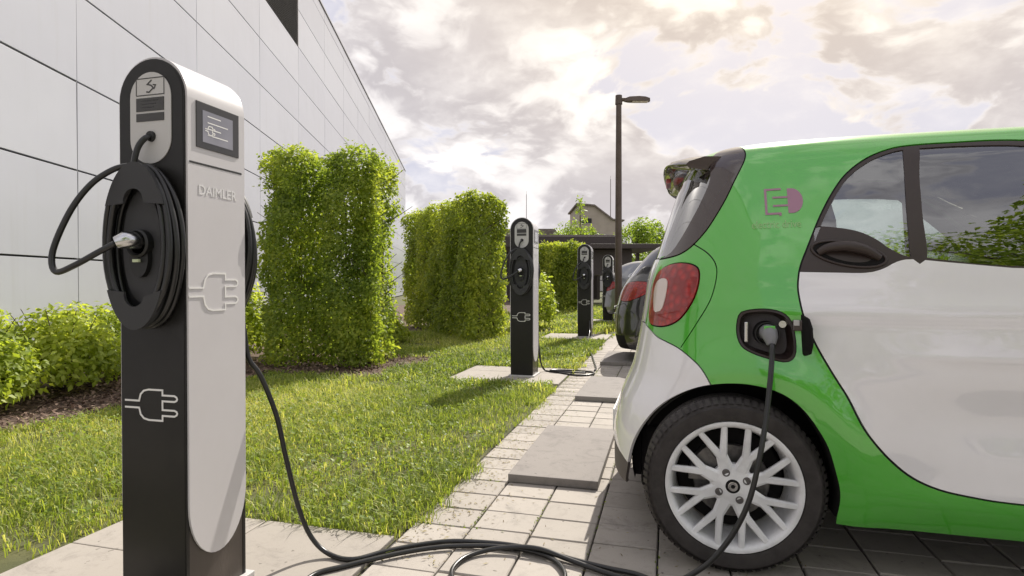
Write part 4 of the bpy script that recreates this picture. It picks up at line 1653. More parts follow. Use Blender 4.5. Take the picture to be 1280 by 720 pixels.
M_green = paint('metallic_green_paint', (0.070, 0.46, 0.022), flake=0.10, rough=0.30)
M_wpaint = paint('white_paint', (0.86, 0.84, 0.86), rough=0.45)
M_gloss = mat('gloss_black_brown_trim', (0.045, 0.028, 0.024), 0.14, coat=0.8, spec=0.6)
M_satin = mat('satin_brown_black_trim', (0.040, 0.027, 0.023), 0.38, spec=0.5)
M_trim = mat('matt_black_trim', (0.012, 0.011, 0.011), 0.8, spec=0.2)
M_gap = mat('panel_gap_rubber', (0.010, 0.010, 0.009), 0.7)
M_glass = glass_mat('tinted_side_glass', (0.66, 0.74, 0.72), ior=2.2)
M_rglass = glass_mat('rear_window_glass', (0.22, 0.24, 0.25), ior=3.2)
M_inter = mat('dark_cabin_trim', (0.028, 0.026, 0.025), 0.8)
M_seat = mat('dark_grey_seat_fabric', (0.050, 0.048, 0.050), 0.9, bump=.3, bscale=400)
M_tyre = mat('tyre_rubber', (0.040, 0.034, 0.032), 0.72, bump=0.12, bscale=120, var=.25, vscale=14)
M_rim = mat('silver_white_wheel_paint', (0.86, 0.86, 0.87), 0.30, var=.22, vscale=9, metal=0.0, coat=0.5)
M_bolt = mat('grey_bolt_head', (0.16, 0.15, 0.15), 0.35, metal=.6)
M_disc = mat('brake_disc_steel', (0.20, 0.19, 0.185), 0.45, metal=0.9, var=.3, vscale=40)
M_socket = mat('charge_socket_lining', (0.030, 0.020, 0.018), 0.35)
M_purple = mat('pinkish_purple_decal', (0.38, 0.20, 0.28), 0.4)
M_pgreen = mat('pale_green_decal', (0.30, 0.52, 0.20), 0.4)
M_ppaint = mat('plate_white', (0.72, 0.72, 0.70), 0.4)


def red_lens_mat():
    m = D.materials.new('red_tail_lens')
    m.use_nodes = True
    t = NT(m.node_tree)
    out = t.n('ShaderNodeOutputMaterial')
    p = t.n('ShaderNodeBsdfPrincipled')
    tc = t.n('ShaderNodeTexCoord')
    vo = t.n('ShaderNodeTexVoronoi', feature='F1')
    vo.inputs['Scale'].default_value = 34
    t.l(tc.outputs['Object'], vo.inputs['Vector'])
    c = t.mix(t.ramp(vo.outputs['Distance'], 0.1, 0.65), (0.42, 0.012, 0.010), (0.24, 0.005, 0.005))
    t.l(c, p.inputs['Base Color'])
    p.inputs['Roughness'].default_value = 0.35
    p.inputs['Coat Weight'].default_value = 1.0
    p.inputs['Coat Roughness'].default_value = 0.02
    bn = t.n('ShaderNodeBump')
    bn.inputs['Strength'].default_value = .5
    bn.inputs['Distance'].default_value = .006
    t.l(vo.outputs['Distance'], bn.inputs['Height'])
    t.l(bn.outputs[0], p.inputs['Normal'])
    t.l(p.outputs[0], out.inputs[0])
    return m


M_red = red_lens_mat()
M_rlens = mat('frosted_white_lens', (0.72, 0.62, 0.58), 0.15, coat=1.0)


def make_wheel(parent, loc, side, r=0.298, rr=0.219, w=0.18, detail=True):
    """side=-1: outer face towards -Y. axle along Y; outer face at y=0 going inward"""
    s = -side
    def Y(d): return s * d        # d measured inward from the outer face
    root = MB()
    # tyre
    rb = rr + 0.004
    prof = [(rb, Y(0.016)), (rb + .006, Y(0.004)), (rb + .022, Y(0.0)), (rb + .05, Y(0.0015)), (r - .028, Y(0.008)), (r - .012, Y(0.018)), (r - .003, Y(0.034)), (r, Y(0.055))]
    for g in (0.075, 0.105, 0.135):
        prof += [(r, Y(g - .004)), (r - .008, Y(g - .003)), (r - .008, Y(g + .003)), (r, Y(g + .004))]
    prof += [(r, Y(w - .03)), (r - .012, Y(w - .01)), (r - .04, Y(w)), (rb, Y(w - .01))]
    ty = MB().lathe(prof, 72, 'y')
    # shoulder tread blocks
    for k in range(72):
        a0 = 2 * math.pi * (k + .12) / 72; a1 = 2 * math.pi * (k + .78) / 72
        q = []
        for (rad, yy) in ((r - .014, Y(0.013)), (r + .0012, Y(0.034)), (r + .0015, Y(.062))):
            for a in (a0, a1):
                q.append(((rad + .0015) * math.cos(a), yy - s * .0012, (rad + .0015) * math.sin(a)))
        ty.add(q, [(0, 1, 3, 2), (2, 3, 5, 4)])
    tyre = ty.build('wheel', M_tyre, parent, smooth=True, angle=40, loc=loc)
    if not detail:
        MB().lathe([(0, Y(.02)), (rr * .9, Y(.03)), (rr, Y(.01))], 24, 'y').build('rim', M_rim, tyre, smooth=True, angle=50)
        return tyre
    # raised letters-like sidewall rings
    rm = MB()
    rm.lathe([(rb + .002, Y(0.010)), (rb + .001, Y(0.004)), (rr - .004, Y(0.003)), (rr - .012, Y(0.008)), (rr - .020, Y(0.032)), (rr - .030, Y(0.075)), (rr - .034, Y(w - .03)), (rr, Y(w - .015))], 72, 'y')
    rim = rm.build('rim', M_rim, tyre, smooth=True, angle=45)
    sp = MB()
    # hub
    sp.lathe([(0.024, Y(0.018)), (0.030, Y(0.018)), (0.064, Y(0.022)), (0.074, Y(0.034)), (0.074, Y(0.055))], 48, 'y')
    NS = 8
    def bar(p0, p1, w0, w1, d0, d1, th=0.026):
        a = np.array(p0); b = np.array(p1)
        d = (b - a) / np.linalg.norm(b - a); n = np.array([-d[1], d[0]])
        vs = []
        for p, w_, dd in ((a, w0, d0), (b, w1, d1)):
            for q, e in ((-1.0, 0.007), (-0.62, 0.0), (0.62, 0.0), (1.0, 0.007)):
                c = p + n * q * w_ / 2
                vs.append((c[0], Y(dd + e), c[1]))
            for q in (0.85, -0.85):
                c = p + n * q * w_ / 2
                vs.append((c[0], Y(dd + th), c[1]))
        fs = []
        for i in range(6):
            j = (i + 1) % 6
            fs.append((i, j, 6 + j, 6 + i))
        fs += [(5, 4, 3, 2, 1, 0), (6, 7, 8, 9, 10, 11)]
        sp.add(vs, fs)
    for k in range(NS):
        a = 2 * math.pi * (k + .5) / NS + R(-7)
        def pt(rad, an): return (rad * math.cos(an), rad * math.sin(an))
        bar(pt(0.050, a), pt(0.116, a), 0.052, 0.038, 0.021, 0.016)
        for q in (-1, 1):
            bar(pt(0.104, a + q * .035), pt(rr - .006, a + q * R(12.0)), 0.027, 0.020, 0.0165, 0.007, 0.022)
    sp.build('spokes', M_rim, rim, smooth=True, angle=30)
    hb_ = MB()
    hb_.lathe([(0.0, Y(0.016)), (0.020, Y(0.015)), (0.024, Y(0.018)), (0.027, Y(0.026))], 32, 'y')
    hub = hb_.build('hub_cap', M_trim, tyre, smooth=True, angle=40)
    em = MB().lathe([(0.007, Y(0.0145)), (0.012, Y(0.0140)), (0.016, Y(0.0145))], 28, 'y')
    hub2 = em.build('hub_emblem', M_chrome, rim, smooth=True)
    for k in range(4):
        a = 2 * math.pi * k / 4 + R(22)
        c = (0.050 * math.cos(a), 0, 0.050 * math.sin(a))
        MB().lathe([(0.0135, Y(0.024)), (0.0130, Y(0.0175)), (0.0095, Y(0.0172)), (0.0085, Y(0.020)), (0.0, Y(0.020))], 16, 'y', c).build('wheel_bolt', M_bolt, rim, smooth=True, angle=30)
    MB().lathe([(0.03, Y(0.085)), (0.125, Y(0.085)), (0.128, Y(0.09)), (0.128, Y(0.10)), (0.03, Y(0.10))], 40, 'y').build('brake_disc', M_disc, tyre, smooth=True, angle=40)
    cal = MB()
    cal.prism([(0.075 * math.cos(t), 0.075 * math.sin(t)) for t in np.linspace(R(120), R(175), 8)] + [(0.145 * math.cos(t), 0.145 * math.sin(t)) for t in np.linspace(R(175), R(120), 8)], Y(0.06), Y(0.115))
    cal.build('brake_caliper', M_disc, tyre)
    MB().lathe([(0.0, Y(0.125)), (rr - .045, Y(0.125))], 32, 'y').build('dust_shield', M_trim, tyre)
    return tyre


KS = [
 [0.17, 0.760, -0.425, 2.20, 4.8], [0.22, 0.790, -0.450, 2.26, 4.7], [0.35, 0.822, -0.452, 2.30, 4.4], [0.50, 0.832, -0.425, 2.31, 4.2],
 [0.65, 0.832, -0.368, 2.28, 4.0], [0.80, 0.822, -0.338, 2.20, 4.0], [0.92, 0.805, -0.320, 2.08, 4.1], [1.02, 0.785, -0.305, 1.90, 4.3],
 [1.12, 0.755, -0.268, 1.70, 4.5], [1.25, 0.705, -0.228, 1.47, 4.7], [1.38, 0.650, -0.185, 1.26, 4.8], [1.465, 0.610, -0.152, 1.12, 4.8],
 [1.515, 0.565, -0.112, 1.03, 4.8], [1.540, 0.500, -0.060, 0.96, 4.8], [1.560, 0.360, 0.020, 0.88, 4.8], [1.570, 0.180, 0.100, 0.80, 4.8],
 [1.573, 0.020, 0.160, 0.74, 4.8]]
S1 = CarShape(KS)

# feature lines of the little car on its own (u, v) sheet, metres along and up the body
door_low = [(1.154,0.879),(1.142,0.810),(1.148,0.737),(1.177,0.658),(1.226,0.574),(1.286,0.487),(1.355,0.401),(1.423,0.328),(1.489,0.268),(1.554,0.222),(1.628,0.192),(1.717,0.176),(1.800,0.168)]
door_up = [(1.154,0.879),(1.166,0.921),(1.194,0.994),(1.233,1.084),(1.275,1.167),(1.327,1.245),(1.393,1.300),(1.472,1.337),(1.553,1.354),(1.714,1.358)]
belt = [(1.154,0.879),(1.271,0.876),(1.370,0.875),(1.425,0.888),(1.473,0.912),(1.522,0.920),(1.634,0.908),(1.803,0.889)]
glassbot = [(1.214,1.041),(1.286,1.039),(1.364,1.022),(1.419,0.992),(1.463,0.954),(1.511,0.930),(1.564,0.926)]
bpil = [(1.544,1.362),(1.544,1.227),(1.534,1.074),(1.520,0.924),(1.566,0.921),(1.583,1.072),(1.594,1.225),(1.597,1.362)]
cpan = [(0.465,0.939),(0.659,0.954),(0.763,1.031),(0.829,1.152),(0.859,1.252),(0.877,1.339),(0.843,1.395),(0.760,1.450),(0.690,1.440),(0.662,1.388),(0.713,1.284),(0.715,1.213),(0.676,1.096),(0.612,0.986),(0.552,0.952)]
bump = [(0.440,0.672),(0.535,0.650),(0.603,0.627),(0.669,0.612),(0.729,0.594),(0.793,0.559),(0.834,0.527),(0.878,0.474)]
tail = [(0.523,0.678),(0.490,0.735),(0.492,0.812),(0.532,0.875),(0.586,0.905),(0.666,0.919),(0.745,0.912),(0.785,0.888),(0.789,0.836),(0.764,0.768),(0.719,0.706),(0.664,0.676),(0.592,0.667)]
lens = [(0.554,0.722),(0.530,0.803),(0.557,0.850),(0.612,0.862),(0.642,0.850),(0.643,0.805),(0.623,0.732),(0.591,0.718)]
tgate = [(0.486,0.938),(0.480,0.869),(0.464,0.785),(0.458,0.701),(0.450,0.672)]
shut = [(0.722,0.994),(0.801,0.955),(0.849,0.911),(0.860,0.860),(0.836,0.778),(0.787,0.689),(0.736,0.598)]
archr = [(0.578,0.02),(0.596,0.090),(0.630,0.203),(0.674,0.307),(0.738,0.398),(0.818,0.457),(0.909,0.485),(1.009,0.490),(1.110,0.466),(1.208,0.404),(1.290,0.318),(1.346,0.215),(1.381,0.121),(1.395,0.02)]
port = [(0.941,0.724),(0.965,0.741),(1.027,0.748),(1.080,0.738),(1.109,0.709),(1.121,0.662),(1.128,0.609),(1.119,0.584),(1.095,0.576),(1.045,0.585),(0.995,0.600),(0.957,0.622),(0.937,0.668)]


def build_small_car(label):
    S = S1
    t = thing('small_car', label, 'car', loc=(0.215, 2.925, 0.0))
    U = S.UMAX
    uvp = S.uv
    sm = lambda L, closed=False, st=0.02: [tuple(p) for p in catmull(L, st, closed)]
    dl = sm(door_low); du_ = sm(door_up)
    fwd_low = [uvp(1.0, .322), uvp(1.25, .325), uvp(1.40, .36), uvp(1.485, .46), uvp(1.525, .62), uvp(1.53, .80), uvp(1.52, .97), uvp(1.50, 1.03)]
    fwd_up = [uvp(1.40, 1.12), uvp(1.27, 1.24), uvp(1.13, 1.35), uvp(1.01, 1.43), uvp(.90, 1.472), ]
    low_full = sm(door_low + fwd_low)
    up_full = sm([fwd_low[-1]] + fwd_up + door_up[::-1])
    door = low_full + up_full[1:-1]
    # glass: inside the door frame
    gu = np.array(sm(door_up[2:])); d = np.gradient(gu, axis=0); d /= np.linalg.norm(d, axis=1, keepdims=True)
    gin = gu + np.column_stack([d[:, 1], -d[:, 0]]) * 0.017
    gfwd = [uvp(.90, 1.452), uvp(1.0, 1.408), uvp(1.11, 1.33), uvp(1.24, 1.225), uvp(1.36, 1.115), uvp(1.43, 1.045)]
    gbot_f = [uvp(1.2, 1.035), (1.803, 0.896), (1.634, 0.915)]
    gtop = [tuple(p) for p in gin] + sm([tuple(gin[-1])] + gfwd)[1:]
    glass = gtop + sm([gfwd[-1]] + gbot_f + glassbot[::-1] + [gtop[0]])[1:-1]
    belt_f = sm(belt) + sm([belt[-1], uvp(1.2, 1.028), uvp(1.49, 1.035)])[1:]
    doortop = belt_f + [(uvp(1.53, 1.04)[0] + .2, 1.0), (2.6, 1.6), (1.0, 1.6), (1.0, .9)]
    bp = sm(bpil, True, .03)
    cp_ = sm(cpan, True); tl_ = sm(tail, True); ln_ = [((p[0] - .588) * .86 + .588, (p[1] - .785) * .92 + .787) for p in sm(lens, True)]; ar_ = sm(archr) + [(1.39, -.05), (.57, -.05)]
    pt_ = sm(port, True)
    bm_ = sm(bump); tg_ = sm(tgate); sh_ = sm(shut)
    rwin = [(0.0, 0.945), (0.44, 0.945), (0.50, 0.951)] + sm([(0.552, 0.952), (0.612, 0.986), (0.676, 1.096), (0.715, 1.213), (0.713, 1.284), (0.662, 1.388)]) + [(0.0, 1.388)]
    gate = [(0.0, 0.672)] + tg_[::-1] + [(0.44, 0.945), (0.0, 0.945)]
    bumper = [(0.0, -.1), (0.0, 0.672), (0.44, 0.672)] + bm_ + [(0.90, .30), (0.90, -.1)]
    binsert = [(0.0, -.1), (0.0, 0.20), (0.40, 0.19), (0.56, 0.150), (0.64, 0.12), (0.64, -.1)]
    # front of the car
    acx = 1.873
    arf = [uvp(acx + .36 * math.cos(a), .31 + .36 * math.sin(a)) for a in np.linspace(math.pi, 0, 26)]
    arf = [(p[0], max(p[1], .0)) for p in arf] + [(arf[-1][0], -.05), (arf[0][0], -.05)]
    ffend = sm([(uvp(1.40, 1.12)[0], uvp(1.4, 1.12)[1])] + [uvp(1.50, 1.035), uvp(1.54, .90), uvp(1.55, .7), uvp(1.54, .55), uvp(1.50, .42), uvp(1.44, .30)]) + [(arf[0][0], .02), (U + .1, -.1), (U + .1, 0.95), uvp(1.62, 1.10)]
    wshield = [(U + .1, 0.90), uvp(1.62, 1.10), uvp(1.30, 1.27), uvp(1.16, 1.38), uvp(1.06, 1.45), (U + .1, 1.39)]
    hlamp = [(U - .72, .60), (U - .45, .60), (U - .42, .72), (U - .56, .78), (U - .74, .74)]
    grille = [(U - .34, .36), (U + .1, .33), (U + .1, .52), (U - .36, .50)]
    regions = [('arch_f', arf), ('arch_r', ar_), ('port', pt_), ('lens', ln_), ('tail', tl_), ('bpil', [p for p in bp]), ('cpan', cp_), ('rwin', rwin), ('gate', gate),
               ('binsert', binsert), ('bumper', bumper), ('glass', glass), ('doortop', doortop), ('door', door), ('hlamp', hlamp), ('grille', grille), ('wshield', wshield), ('ffend', ffend)]
    W = 0.0032
    bands = [band(door, W, True), band(cp_, 0.0028, True), band(tl_, 0.0028, True), band(bm_, 0.0022), band(sh_, 0.0022), band(tg_, 0.0025), band([(0, .672), (.22, .672), (.44, .672)], .0025),
             band([(0, .945), (.24, .945), (.47, .945)], .004), band(pt_, .004, True), band(ffend[2:12], .0025)]
    V, F, lab, seam = cut_body(S, regions, bands)
    names = [n for n, _ in regions]
    idx = {n: i for i, n in enumerate(names)}
    C = V[F].mean(1)
    indoor = inside(door, C)
    def sel(*ns):
        m = np.zeros(len(F), bool)
        for n in ns:
            m |= lab == idx[n]
        return m
    # regions that only count inside the door
    lab2 = lab.copy()
    only = sel('bpil', 'glass', 'doortop') & ~indoor
    for n_ in ('bpil', 'glass', 'doortop'):
        pass
    # recompute region for those triangles ignoring door-only regions
    rest = [i for i, n in enumerate(names) if n not in ('bpil', 'glass', 'doortop', 'door')]
    tmp = np.full(len(F), -1)
    for i in rest[::-1]:
        tmp[inside(regions[i][1], C)] = i
    lab2[~indoor] = tmp[~indoor]
    lab = lab2
    # arches have priority over seams; port hole has none
    seam &= ~sel('arch_f', 'arch_r')
    body = ~seam
    G = lambda *ns: sel(*ns) & body
    shell = (lab == -1) & body
    # keep some trims on the body skin under the spoiler
    skin(S, V, F[shell], 'body_shell', M_green, t, skirt=0.014)
    skin(S, V, F[seam], 'panel_gaps', M_gap, t, offset=-0.007, skirt=0)
    skin(S, V, F[G('bumper')], 'rear_bumper', M_wpaint, t, skirt=0.012)
    skin(S, V, F[G('binsert')], 'bumper_insert', mat('brown_grey_plastic', (0.10, 0.085, 0.08), 0.6), t, offset=-0.004)
    skin(S, V, F[G('gate')], 'tailgate', M_wpaint, t)
    rw = skin(S, V, F[G('rwin')], 'rear_window', M_rglass, t, offset=-0.004, skirt=0)
    for s in (1, -1):
        tlm = skin(S, V, F[G('tail')], 'tail_light', M_red, t, offset=0.004, skirt=0.012, sides=(s,))
        skin(S, V, F[G('lens')], 'reversing_lens', M_rlens, tlm, offset=0.007, skirt=0.01, sides=(s,))
        skin(S, V, F[G('cpan')], 'corner_pillar_trim', M_gloss, t, offset=0.002, sides=(s,))
        dr = skin(S, V, F[G('door')], 'door', M_wpaint, t, sides=(s,))
        skin(S, V, F[G('doortop') ], 'window_frame', M_satin, dr, offset=-0.001, sides=(s,), skirt=.008)
        skin(S, V, F[sel('bpil') & body], 'door_pillar', M_satin, dr, offset=-0.0015, sides=(s,), skirt=0.01)
        gl = sel('glass') & body
        left = C[:, 0] < 1.555
        skin(S, V, F[gl & left], 'quarter_window', M_glass, dr, offset=-0.005, skirt=0, sides=(s,))
        skin(S, V, F[gl & ~left], 'side_window', M_glass, dr, offset=-0.005, skirt=0, sides=(s,))
        # door handle: scooped surround with a bar
        y_at = lambda x, z: float(S.surf(*uvp(x, z))[1])
        hm = MB()
        path = []
        for (x, z, o_) in ((0.276, 1.098, .000), (0.298, 1.112, .014), (0.35, 1.118, .021), (0.405, 1.105, .018), (0.452, 1.078, .002)):
            path.append((x, s * (y_at(x, z) - o_), z))
        cm = catmull(path, .01)
        hm.tube(cm, [0.0125 + .006 * math.sin(math.pi * i / (len(cm) - 1)) for i in range(len(cm))], 10)
        hm.build('door_handle', M_satin, dr, smooth=True, angle=60)
        rg = []
        for a in np.linspace(0, 2 * math.pi, 40, endpoint=False):
            x = .362 + .108 * math.cos(a); z = 1.092 - .02 * math.cos(a) + .040 * math.sin(a)
            rg.append((x, s * (y_at(x, z) - .002), z))
        MB().tube(rg, .0045, 6, closed=True).build('handle_surround', M_satin, dr, smooth=True)
        skl = []
        n_ = 26
        rgc = [.352, s * (y_at(.352, 1.094) + .0), 1.094]
        vs = [(rgc[0], rgc[1] + s * .006, rgc[2])] + rg
        MB().add(vs, [(0, 1 + i, 1 + (i + 1) % 40) for i in range(40)]).build('handle_scoop', M_trim, dr, smooth=True)
        # mirror, further forward
        mm = MB()
        mc = (1.36, s * (y_at(1.36, 1.06) - .10), 1.10)
        bmm = bmesh.new(); bmesh.ops.create_icosphere(bmm, subdivisions=3, radius=1)
        for v in bmm.verts:
            v.co = Vector((mc[0] + v.co.x * .055, mc[1] + v.co.y * .085, mc[2] + v.co.z * .065))
        mm.bm(bmm)
        mm.tube([(1.38, s * (y_at(1.38, 1.04) + .01), 1.045), (mc[0], mc[1], mc[2] - .03)], .018, 8)
        mm.build('wing_mirror', M_wpaint, dr, smooth=True, angle=60)
    skin(S, V, F[G('ffend')], 'front_panels', M_wpaint, t)
    skin(S, V, F[G('wshield')], 'windscreen', M_glass, t, offset=-.004, skirt=0)
    skin(S, V, F[G('grille')], 'grille', M_trim, t, offset=-.006)
    for s in (1, -1):
        skin(S, V, F[G('hlamp')], 'headlight', M_rlens, t, sides=(s,))
    # inner lining of everything that is not glass
    lin = body & ~sel('glass', 'rwin', 'wshield', 'arch_f', 'arch_r', 'port', 'bpil') & (C[:, 1] > .30) & (C[:, 1] < 1.52)
    skin(S, V, F[lin], 'cabin_lining', M_inter, t, offset=-0.035, skirt=0)
    skin(S, V, F[sel('bpil') & body], 'pillar_lining', M_inter, t, offset=-0.02, skirt=0.02)
    # wheel housings, floor
    fl = MB()
    fl.box(-.32, 2.15, -.52, .52, .17, .42, bev=.02)
    fl.box(.42, 1.45, -.74, .74, .19, .30, bev=.02)
    for ax in (0.0, 1.873):
        for s in (1, -1):
            r0 = 0.352
            arcp = [(ax + r0 * math.cos(a), .30 + r0 * math.sin(a)) for a in np.linspace(R(-14), R(194), 30)]
            vs = []
            y0 = s * 0.50
            if ax < 1:
                qa = np.array(sm(archr))
                qs = S.surf(qa[:, 0], qa[:, 1])
                ang = np.arctan2(qs[:, 2] - .30, qs[:, 0])
                ang = np.where(ang < -1.5, ang + 2 * math.pi, ang)
                o_ = np.argsort(ang)
                lim = lambda p: float(np.interp(math.atan2(p[1] - .30, p[0]) % (2 * math.pi) if p[0] < 0 else math.atan2(p[1] - .30, p[0]), ang[o_], np.abs(qs[o_, 1]))) - .012
            else:
                lim = lambda p: .795
            for p in arcp:
                vs += [(p[0], y0, p[1]), (p[0], s * min(.79, lim(p)), p[1])]
            fl.add(vs, [(2 * i, 2 * i + 1, 2 * i + 3, 2 * i + 2) for i in range(len(arcp) - 1)])
            fl.add([(p[0], y0, p[1]) for p in arcp], [tuple(range(len(arcp)))])
    fl.build('underbody_and_housings', M_trim, t)
    # arch lips: dark inner edge following the rear arch, seen as a black rim
    for s in (1, -1):
        for an, L in (('r', sm(archr)[6:-2]), ('f', sm(arf[:-2]))):
            P_ = np.array(L)
            q = S.surf(P_[:, 0], P_[:, 1]); nn = S.normal(P_[:, 0], P_[:, 1])
            vs = []
            for a_, n_ in zip(q, nn):
                b0 = a_ - n_ * .008
                vs += [(b0[0], s * b0[1], b0[2]), (b0[0], s * (b0[1] + .09), b0[2])]
            c0 = (0.0 if an == 'r' else acx)
            vs2 = []
            for i in range(0, len(vs), 2):
                x, y, z = vs[i]
                dx, dz = c0 - x, .3 - z
                l = math.hypot(dx, dz)
                vs2 += [(x, y, z), (x + dx / l * .006, y + s * .010, z + dz / l * .006), (x + dx / l * .004, y + s * .10, z + dz / l * .004)]
            m_ = len(vs2) // 3
            fs = []
            for i in range(m_ - 1):
                fs += [(3 * i, 3 * i + 3, 3 * i + 4, 3 * i + 1), (3 * i + 1, 3 * i + 4, 3 * i + 5, 3 * i + 2)]
            MB().add(vs2, fs).build('wheel_arch_liner', M_trim, t, smooth=True, angle=40)
    for ax in (0.0, 1.873):
        for s in (-1, 1):
            w_ = make_wheel(t, (ax, s * 0.822, 0.298), s)
            w_.rotation_euler = (0, R(-4 if ax == 0 else 13), 0)
    # seats, headrests, wheel, dashboard, shelf
    for s in (-1, 1):
        sb = MB()
        sb.box(.55, 1.05, s * .37 - .24, s * .37 + .24, .42, .58, bev=.05)
        seat = sb.build('seat_cushion', M_seat, t, smooth=True, angle=50)
        bk = MB()
        bk.prism([(-.23, 0), (.23, 0), (.25, .30), (.20, .55), (.11, .62), (.10, .70), (.13, .74), (.12, .86), (.07, .90), (-.07, .90), (-.12, .86), (-.13, .74), (-.10, .70), (-.11, .62), (-.20, .55), (-.25, .30)], -.05, .05, axis='x')
        o = bk.build('seat_back', M_seat, seat, smooth=True, angle=40)
        o.location = (.52, s * .37, .50); o.rotation_euler = (0, R(-14), 0)
    st = MB().tube([(0, .185 * math.cos(a), .185 * math.sin(a)) for a in np.linspace(0, 2 * math.pi, 36, endpoint=False)], .014, 8, closed=True)
    st.tube([(0, -.18, 0), (0, .18, 0)], .012, 6).tube([(0, 0, 0), (0, 0, -.18)], .012, 6)
    o = st.build('steering_wheel', M_trim, t, smooth=True); o.location = (1.18, -.37, .98); o.rotation_euler = (0, R(-25), 0)
    MB().box(1.30, 1.75, -.70, .70, .72, .98, bev=.06).build('dashboard', M_inter, t, smooth=True, angle=50)
    MB().box(-.14, .38, -.56, .56, .93, .95, bev=.005).build('parcel_shelf', M_inter, t)
    # spoiler over the tailgate glass
    sp = MB()
    ys = np.linspace(-.52, .52, 27)
    rows = []
    for y in ys:
        q = abs(y) / .52
        zt = 1.548 - .052 * q ** 2.2
        xe = -.240 + .040 * q ** 2 + .05 * max(0, q - .8) / .2
        xf = .07
        rows.append([(xf, y * .94, zt - .012), (xf - .12, y * .97, zt - .004), (xe + .07, y, zt - .006), (xe + .012, y, zt - .022), (xe, y, zt - .034), (xe + .012, y, zt - .048), (xe + .09, y, zt - .062), (-.10, y * .97, zt - .085), (-.06, y * .95, zt - .06)])
    vs = [p for r_ in rows for p in r_]
    m_ = len(rows[0])
    fs = [(m_ * i + j, m_ * i + (j + 1) % m_, m_ * (i + 1) + (j + 1) % m_, m_ * (i + 1) + j) for i in range(len(rows) - 1) for j in range(m_)]
    fs += [tuple(range(m_)), tuple(m_ * (len(rows) - 1) + k for k in range(m_))[::-1]]
    spo = sp.add(vs, fs).build('roof_spoiler', M_gloss, t, smooth=True, angle=50)
    MB().box(-.228, -.205, -.09, .09, 1.462, 1.482, bev=.004).build('brake_light', M_red, spo)
    # number plate and rear details
    MB().box(-.458, -.450, -.24, .24, .32, .42, bev=.002).build('number_plate', M_ppaint, t)
    # charge port: recessed bay, socket, inlet plug, open flap
    pc = np.array([1.03, .66])
    Lp = np.array(pt_)
    q = S.surf(Lp[:, 0], Lp[:, 1]); nn = S.normal(Lp[:, 0], Lp[:, 1])
    k = len(q)
    cx_, cz_ = q[:, 0].mean(), q[:, 2].mean()
    ring = lambda f, d, o=0.0: [(cx_ + (a[0] - cx_) * f, float(a[1] + d), cz_ + (a[2] - cz_) * f) for a in q]
    b = MB()
    R0, R1, R2, R3 = ring(1.012, -.0035), ring(.93, -.004), ring(.88, .012), ring(.80, .055)
    allr = R0 + R1 + R2 + R3
    fs = [(k * r_ + i, k * r_ + (i + 1) % k, k * (r_ + 1) + (i + 1) % k, k * (r_ + 1) + i) for r_ in range(3) for i in range(k)]
    fs.append(tuple(3 * k + i for i in range(k)))
    pb = b.add(allr, fs).build('charge_port', M_socket, t, smooth=True, angle=35)
    yb = float(q[:, 1].mean())
    so = MB().lathe([(0, yb + .030), (.030, yb + .030), (.036, yb + .006), (.040, yb + .006), (.042, yb + .05)], 28, 'y', (.112, 0, .822))
    so.build('socket', M_dark, pb, smooth=True, angle=40)
    MB().box(.040, .052, yb + .02, yb + .034, .79, .86, bev=.003).build('catch', M_chrome, pb)
    MB().lathe([(0, yb + .01), (.012, yb + .01), (.012, yb + .03)], 16, 'y', (.160, 0, .855)).build('lock_pin', M_chrome, pb, smooth=True, angle=40)
    pl = MB().tube([(.112, yb + .03, .826), (.112, yb - .02, .828), (.113, yb - .045, .815), (.115, yb - .052, .790)], [.027, .028, .024, .014], 16)
    pl.build('inserted_plug', mat('grey_plug_plastic', (0.20, 0.20, 0.21), .35), pb, smooth=True, angle=60)
    MB().box(.095, .130, yb - .038, yb - .028, .838, .852, bev=.003).build('plug_release', M_green, pb)
    # flap swung open on its hinge: seen almost edge-on
    fm = MB()
    fl_o = [(.0, .0), (.055, -.012), (.078, -.04), (.086, -.09), (.070, -.125), (.03, -.135), (-.0, -.125)]
    vs = []
    for (a, z) in fl_o:
        for th in (0, .006):
            vs.append((.212 + a * .22 + th, yb - .012 - a * .80, .890 + z))
    n_ = len(fl_o)
    fs = [tuple(2 * i for i in range(n_)), tuple(2 * i + 1 for i in range(n_))[::-1]] + [(2 * i, 2 * i + 1, 2 * ((i + 1) % n_) + 1, 2 * ((i + 1) % n_)) for i in range(n_)]
    flap = fm.add(vs, fs).build('port_flap', M_trim, t)
    MB().box(.186, .232, yb - .020, yb + .004, .835, .872, bev=.004).build('hinge', M_gloss, flap)
    MB().box(.188, .206, yb - .0255, yb - .0205, .853, .872, bev=.002).build('hinge_clip', M_plate, flap)
    # decals
    def decal(v2, f, x0, z0, name, m, off=.0016):
        vs = []
        for p in v2:
            uu, vv = uvp(x0 + p[0], z0 + p[1])
            a = S.surf(uu, vv); n_ = S.normal(np.array(uu), np.array(vv))
            a = a + n_ * off
            vs.append(tuple(a))
        return meshobj(name, vs, f, m, t)
    def dense(L, n=6):
        out_ = []
        for i in range(len(L) - 1):
            for k in range(n):
                out_.append(tuple(np.array(L[i]) * (1 - k / n) + np.array(L[i + 1]) * k / n))
        out_.append(L[-1])
        return out_
    v1, f1_ = ribbon(dense([(.055, .095), (.004, .095), (.004, .004), (.048, .004), (.048, -.004)]), .0075)
    decal(v1, f1_, .118, 1.236, 'decal_letter', M_purple)
    for zz in (.033, .064):
        v1, f1_ = ribbon(dense([(.026, zz), (.075, zz)]), .007)
        decal(v1, f1_, .118, 1.236, 'decal_letter', M_purple)
    ds = [(.072 + .002, .004), (.072 + .002, .096)] + [(.086 + .036 * math.cos(a), .050 + .046 * math.sin(a)) for a in np.linspace(R(90), R(-90), 20)]
